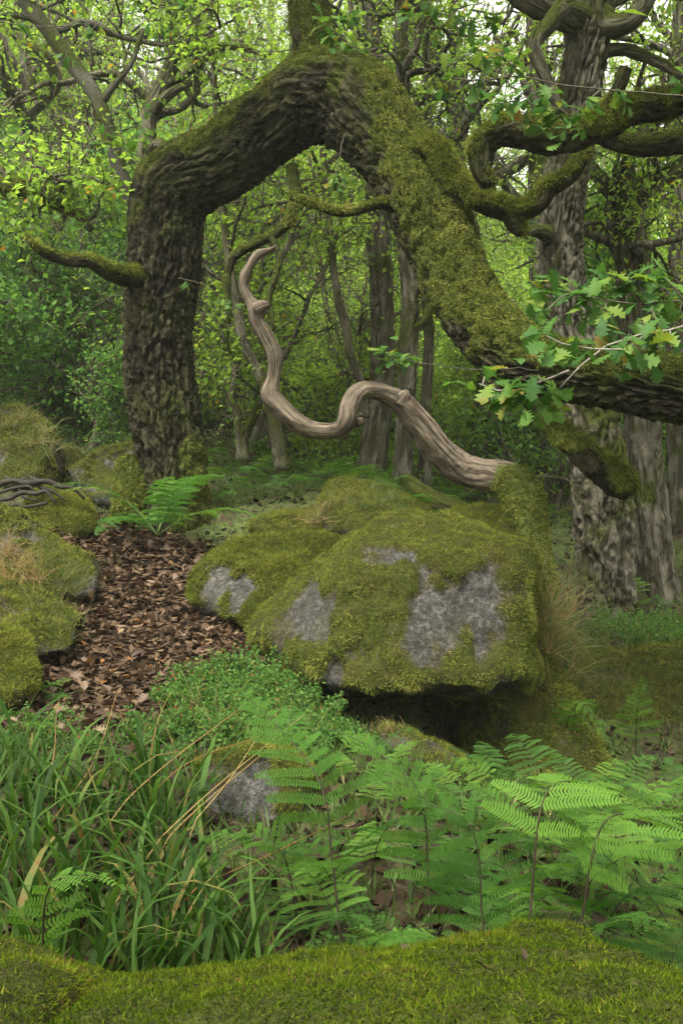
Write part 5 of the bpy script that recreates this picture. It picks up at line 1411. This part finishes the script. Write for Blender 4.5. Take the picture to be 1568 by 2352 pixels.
# lobed oak leaves
def oak_leaf_mesh(L, W, curl, cup, seed):
    g = np.random.default_rng(seed)
    prof = [(0, .02), (.07, .03), (.15, .14), (.22, .06), (.31, .27), (.39, .11), (.5, .42), (.58, .17), (.68, .46), (.77, .20), (.85, .31), (.93, .17), (1.0, .01)]
    t = np.array([a for a, _ in prof]); w1 = np.array([b for _, b in prof])
    n = len(t)
    wl = w1 * W * (1 + 0.18 * g.normal(size=n)); wr = w1 * W * (1 + 0.18 * g.normal(size=n))
    th = curl * t
    x = t * L * np.cos(th * .6); z = -t * L * np.sin(th * .6) * 0.8
    c = np.column_stack([x, 0.03 * L * np.sin(t * 3 + seed), z])
    lf = c + np.column_stack([0.05 * L * (w1 > .2), wl, cup * wl + 0.01 * L * g.normal(size=n)])
    rt = c + np.column_stack([0.05 * L * (w1 > .2), -wr, cup * wr + 0.01 * L * g.normal(size=n)])
    V = np.concatenate([lf, c, rt]); i = np.arange(n - 1)
    return mk_mesh('leaf', V, [np.concatenate([np.stack([i, i + n, i + n + 1, i + 1], -1), np.stack([i + n, i + 2 * n, i + 2 * n + 1, i + n + 1], -1)])])
LEAVES = [oak_leaf_mesh(0.115, 0.085, c, u, k) for k, (c, u) in enumerate([(0.5, 0.25), (0.9, 0.1), (0.3, -0.2), (0.7, 0.4)])]
for m in LEAVES: m.materials.append(LEAF_NEAR)
DRY = [oak_leaf_mesh(0.10, 0.075, c, u, 20 + k) for k, (c, u) in enumerate([(1.0, 0.7), (-0.8, 0.5), (0.5, -0.6)])]
for m in DRY: m.materials.append(LITTER_ONE)
# the largest fallen leaves, one by one
g = np.random.default_rng(41)
q = np.column_stack([g.uniform(-2.6, -0.5, 1600), 4.9 + 4.2 * g.random(1600) ** 1.4])
q = q[in_poly(q, PATH_POLY)][:290]
qz = gz(q)
for k in range(len(q)):
    m = Matrix.Translation((q[k, 0], q[k, 1], qz[k] + 0.04)) @ Matrix.Rotation(g.random() * 6.28, 4, 'Z') @ Matrix.Rotation(g.normal(0, .35), 4, 'X') @ Matrix.Rotation(g.normal(0, .35), 4, 'Y') @ Matrix.Scale(g.uniform(.75, 1.3), 4)
    link('leaf', DRY[k % 3], None, leaf_path, mtx=m)
for u, v, d, mesh, lab in ((948, 1333, 6.2, LEAVES[2], 'pale green oak leaf stuck to the face of the great boulder'), (650, 1246, 7.9, LEAVES[0], 'whitish fallen leaf on top of the low rounded boulder')):
    p = P(u, v, d)
    o = link('fallen_leaf', mesh.copy(), None, None, mtx=Matrix.Translation([float(c) for c in p + np.array([0, -.06, 0.02])]) @ Matrix.Rotation(1.2, 4, 'Y') @ Matrix.Rotation(0.5, 4, 'X'))
    tag(o, lab, 'leaf')

g9 = np.random.default_rng(78)
for k in range(7):
    x = g9.uniform(-0.3, 0.7); y = g9.uniform(1.25, 1.7)
    z = 0.95 - (1.8 if x > 0.33 else 0.14) * (x - 0.33) ** 2 - 0.36 * (y - 1.1) ** 2 + 0.035
    o = link('fallen_leaf', DRY[k % 3], None, None, mtx=Matrix.Translation((x, y, z)) @ Matrix.Rotation(g9.random() * 6, 4, 'Z') @ Matrix.Rotation(g9.normal(0, .3), 4, 'X') @ Matrix.Scale(g9.uniform(.22, .4), 4))
    tag(o, 'tiny reddish brown leaf scrap lying on the nearest mossy boulder', 'leaf', 'leaf scraps on the nearest boulder')

# ---------------------------------------------------------------- oak sprays hanging into the picture
def spray(twigs, clusters, label, seed, mat=TWIG, r=0.006, scale=1.0, group=None):
    """twigs: lists of (u, v, d); clusters: (u, v, d, number of leaves)"""
    g = np.random.default_rng(seed)
    o0 = P(*twigs[0][0])
    e = empty('oak_branch', o0, label, 'branch', group)
    C = []
    for k, tw in enumerate(twigs):
        pts = np.array([P(*t) for t in tw])
        c = spline(pts, n=6 * len(pts))
        c = c + 0.006 * scale * np.column_stack([fbm(c * 9 + k, 2, 1), fbm(c * 9 + k, 2, 2), fbm(c * 9 + k, 2, 3)])
        rr = r if k == 0 else r * 0.55
        V, Fc, _, _ = tube(c, np.linspace(rr, rr * 0.4, len(c)), 7)
        obj('twig', V, Fc, mat, e, o0)
        C.append(c)
    AC = np.concatenate(C)
    for u, v, d, n in clusters:
        p = P(u, v, d)
        k = np.argmin(np.linalg.norm(AC - p, axis=1))
        if np.linalg.norm(AC[k] - p) > 0.015:      # a short side twig carries the cluster
            c = spline(np.array([AC[k], (AC[k] + p) / 2 + np.array([0, 0, 0.012]), p]), n=8)
            V, Fc, _, _ = tube(c, np.linspace(r * 0.45, r * 0.25, 8), 5)
            obj('twig', V, Fc, mat, e, o0)
            ax = unit(p - AC[k])
        else:
            ax = unit(AC[min(k + 1, len(AC) - 1)] - AC[max(k - 1, 0)])
        for i in range(int(n * 1.9)):
            dr = unit(ax * 0.5 + g.normal(0, 0.75, 3) * np.array([1, 1, 0.45]) + np.array([0, 0, -0.18]))
            nn = unit(np.array([0, -0.35, 1.0]) + g.normal(0, 0.35, 3))
            y = unit(np.cross(nn, dr)); z = np.cross(dr, y)
            s = scale * g.uniform(0.42, 0.8)
            q = p + g.normal(0, 0.022, 3) - ax * 0.05 * g.random()
            m = Matrix(((dr[0] * s, y[0] * s, z[0] * s, q[0] - o0[0]), (dr[1] * s, y[1] * s, z[1] * s, q[1] - o0[1]), (dr[2] * s, y[2] * s, z[2] * s, q[2] - o0[2]), (0, 0, 0, 1)))
            link('leaf', LEAVES[int(g.integers(0, 4))], None, e, mtx=m)
    return e
spray([[(1930, 560, 6.45), (1900, 640, 4.2), (1760, 700, 2.9), (1640, 730, 2.6), (1568, 748, 2.6), (1490, 768, 2.6), (1405, 785, 2.6), (1345, 838, 2.6), (1305, 850, 2.6), (1285, 892, 2.6)], [(1490, 768, 2.6), (1420, 800, 2.5), (1300, 790, 2.5), (1250, 770, 2.5)], [(1305, 850, 2.6), (1230, 880, 2.6), (1150, 900, 2.65), (1100, 880, 2.7)]],
      [(1285, 892, 2.6, 5), (1240, 880, 2.55, 6), (1180, 890, 2.6, 6), (1120, 870, 2.7, 5), (1150, 930, 2.6, 4), (1260, 775, 2.5, 6), (1320, 790, 2.5, 4), (1420, 800, 2.5, 5), (1480, 790, 2.55, 4), (1210, 920, 2.6, 4), (1540, 800, 2.6, 4)],
      'low oak spray on a pale crooked twig before the mossy end of the arch', 1, TWIG_PALE, 0.0065)
spray([[(1930, 480, 6.45), (1890, 580, 4.2), (1760, 660, 3.0), (1660, 690, 2.7), (1568, 690, 2.7), (1480, 700, 2.7), (1390, 690, 2.7), (1300, 670, 2.7), (1240, 660, 2.75)], [(1480, 700, 2.7), (1440, 660, 2.7), (1400, 630, 2.7)], [(1568, 690, 2.7), (1540, 650, 2.7), (1500, 620, 2.7)]],
      [(1240, 660, 2.75, 6), (1290, 680, 2.7, 5), (1350, 690, 2.7, 5), (1400, 630, 2.7, 6), (1440, 665, 2.7, 5), (1500, 620, 2.7, 6), (1540, 660, 2.7, 5), (1460, 710, 2.7, 5), (1560, 720, 2.7, 4), (1310, 640, 2.7, 4), (1390, 730, 2.65, 5), (1510, 745, 2.6, 4), (1250, 720, 2.6, 4)],
      'upper oak spray with dark green leaves above the pale crooked twig', 2, TWIG, 0.0055)
spray([[(1240, 850, 7.1), (1215, 850, 5.8), (1180, 845, 4.6), (1080, 850, 4.6), (1000, 838, 4.6), (930, 825, 4.6), (885, 812, 4.6)]], [(885, 812, 4.6, 7), (905, 825, 4.6, 5), (930, 825, 4.6, 3)], 'little oak sprig on a thread-thin twig before the straight oaks', 3, TWIG, 0.004)
spray([[(1905, 170, 6.65), (1780, 215, 5.2), (1640, 225, 4.2), (1500, 215, 4.2), (1380, 205, 4.2), (1280, 195, 4.2), (1200, 175, 4.2), (1100, 185, 4.2), (1040, 180, 4.2)], [(1280, 195, 4.2), (1240, 210, 4.1), (1190, 230, 4.1), (1120, 240, 4.1)], [(1380, 205, 4.2), (1340, 240, 4.1), (1310, 270, 4.1)], [(1200, 175, 4.2), (1150, 130, 4.2), (1090, 110, 4.2)]],
      [(1040, 180, 4.2, 5), (1090, 205, 4.2, 5), (1140, 240, 4.1, 6), (1190, 225, 4.1, 6), (1240, 215, 4.1, 5), (1310, 270, 4.1, 6), (1350, 245, 4.1, 5), (1270, 250, 4.1, 6), (1090, 110, 4.2, 5), (1140, 130, 4.2, 5), (1180, 150, 4.2, 5), (1230, 290, 4.1, 5), (1290, 310, 4.1, 3), (1430, 230, 4.2, 4), (1560, 190, 4.2, 4)],
      'long thin oak bough with hanging leaves before the big straight oak', 4, TWIG, 0.007)
spray([[(700, -250, 9.1), (860, -230, 7.2), (980, -130, 5.6), (1000, -40, 5.0), (960, 60, 5.0), (930, 110, 5.0), (880, 130, 5.0), (820, 120, 5.0), (790, 95, 5.0)], [(930, 110, 5.0), (990, 150, 5.0), (1060, 165, 5.0)], [(960, 60, 5.0), (1000, 30, 5.0), (1080, 50, 5.0), (1130, 40, 5.0)]],
      [(790, 95, 5.0, 6), (760, 70, 5.0, 6), (800, 40, 5.0, 5), (830, 110, 5.0, 4), (990, 20, 5.0, 6), (1050, 50, 5.0, 6), (1120, 40, 5.0, 6), (1080, 80, 5.0, 5), (930, 20, 5.0, 5), (1000, 70, 5.0, 4), (740, 50, 5.0, 5)], 'thin oak twigs with fresh leaves over the crest of the arch', 5, TWIG, 0.007)
spray([[(790, 300, 8.7), (785, 330, 8.4), (775, 380, 8.3), (768, 420, 8.3)]], [(768, 420, 8.3, 5), (775, 440, 8.3, 5), (790, 410, 8.3, 3)], 'small leafy sprig hanging beneath the crest of the arch', 6, TWIG, 0.005, 1.15)
spray([[(405, 640, 9.4), (420, 640, 9.0), (470, 655, 8.7), (520, 690, 8.5)]], [(520, 695, 8.5, 5), (535, 700, 8.5, 3), (430, 650, 8.9, 2)], 'small leafy shoot sprouting from the right side of the left trunk', 7, TWIG, 0.004, 1.1)
spray([[(105, 62, 11.0), (0, 10, 8.5), (-70, 20, 6.8), (-40, 40, 6.0), (60, 60, 6.0), (200, 55, 6.0), (300, 30, 6.0), (420, 10, 6.0)], [(200, 55, 6.0), (150, 130, 6.0), (120, 230, 6.0)], [(300, 30, 6.0), (360, 60, 6.0), (355, 160, 6.0), (320, 300, 6.0)]],
      [(60, 60, 6.0, 3), (200, 55, 6.0, 4), (300, 30, 6.0, 4), (420, 10, 6.0, 4), (150, 130, 6.0, 3), (320, 300, 6.0, 4), (330, 250, 6.0, 3), (360, 70, 6.0, 4)], 'thin twigs with scattered leaves hanging in at the upper left', 8, TWIG, 0.006)
spray([[(240, 275, 11.0), (165, 262, 8.5), (130, 262, 6.9), (140, 270, 6.4), (200, 290, 6.3), (260, 310, 6.2), (310, 320, 6.2)], [(200, 290, 6.3), (220, 330, 6.2), (230, 345, 6.2)]], [(310, 322, 6.2, 5), (270, 310, 6.2, 5), (230, 320, 6.2, 5), (200, 345, 6.2, 4), (250, 340, 6.2, 4)], 'oak twig with green leaves before the smooth leaning stem', 9, TWIG, 0.005)

# ---------------------------------------------------------------- roots and sticks on the ground at the left
for k, rows in enumerate([[(-20, 1118, 8.7, 7), (30, 1104, 8.75, 6), (60, 1110, 8.75, 7), (110, 1106, 8.8, 6), (140, 1118, 8.8, 5), (165, 1120, 8.8, 4), (195, 1146, 8.8, 3)], [(-20, 1150, 8.5, 5), (20, 1146, 8.55, 5), (50, 1132, 8.6, 6), (85, 1134, 8.6, 5), (105, 1128, 8.6, 5), (128, 1156, 8.6, 3)], [(0, 1172, 8.2, 4), (30, 1160, 8.25, 4), (60, 1164, 8.3, 4), (110, 1155, 8.3, 4)], [(10, 1095, 8.9, 4), (40, 1112, 8.8, 4), (52, 1140, 8.7, 3), (90, 1150, 8.7, 2)], [(80, 1098, 8.9, 4), (92, 1118, 8.8, 5), (120, 1128, 8.8, 4), (150, 1150, 8.8, 2)], [(-10, 1135, 8.6, 4), (30, 1122, 8.7, 4), (70, 1118, 8.7, 3), (84, 1140, 8.7, 2)]]):
    path = px_path(rows)
    base = path[0, :3]
    o = limb('root', path, ROOT, None, base, 10, 0.03, 60 + k, 14, 0.006, 0.15)
    o.location = tuple(base)
    tag(o, 'dark bare root lying among the left-hand boulders', 'root', 'roots among the left-hand boulders')
path = px_path([(930, 1105, 10.4, 16), (965, 1130, 10.2, 17), (1010, 1155, 10.0, 18), (1070, 1175, 9.8, 18), (1130, 1190, 9.6, 16)])
o = limb('fallen_log', path, BARK_BG, None, path[0, :3], 20, 0.03, 66, 11, 0.012, 0.15, mossf=top_moss(0.4)); o.location = tuple(path[0, :3])
tag(o, 'mossy fallen log sloping down behind the flat mossy stone', 'log')
path = px_path([(300, 1200, 9.3, 42), (300, 1140, 9.3, 34), (296, 1085, 9.35, 28), (300, 1050, 9.4, 20)])
o = limb('tree_stump', path, BARK_ARCH, None, path[0, :3], 28, 0.02, 67, 9, 0.03, 0.2, mossf=top_moss(0.25), moss_n=6000); o.location = tuple(path[0, :3])
tag(o, 'low mossy stump hugging the left foot of the arched oak', 'stump')

# ---------------------------------------------------------------- damp air between the trees
def haze_box(x0, x1, y0, y1, z0, z1, dens):
    V = np.array([(x, y, z) for x in (x0, x1) for y in (y0, y1) for z in (z0, z1)], dtype=float)
    Fc = np.array([(0, 1, 3, 2), (4, 6, 7, 5), (0, 4, 5, 1), (2, 3, 7, 6), (0, 2, 6, 4), (1, 5, 7, 3)])
    m, nt = _mat('damp_air')
    v = nt.nodes.new('ShaderNodeVolumePrincipled')
    v.inputs['Color'].default_value = (0.92, 0.96, 0.88, 1)
    v.inputs['Density'].default_value = dens
    v.inputs['Anisotropy'].default_value = 0.2
    o = nt.nodes.new('ShaderNodeOutputMaterial')
    nt.links.new(v.outputs[0], o.inputs['Volume'])
    h = obj('haze', V, Fc, m, None, None, None, False, True)
    return h
haze_box(-70, 70, -12, 125, -8, 34, 0.0010)
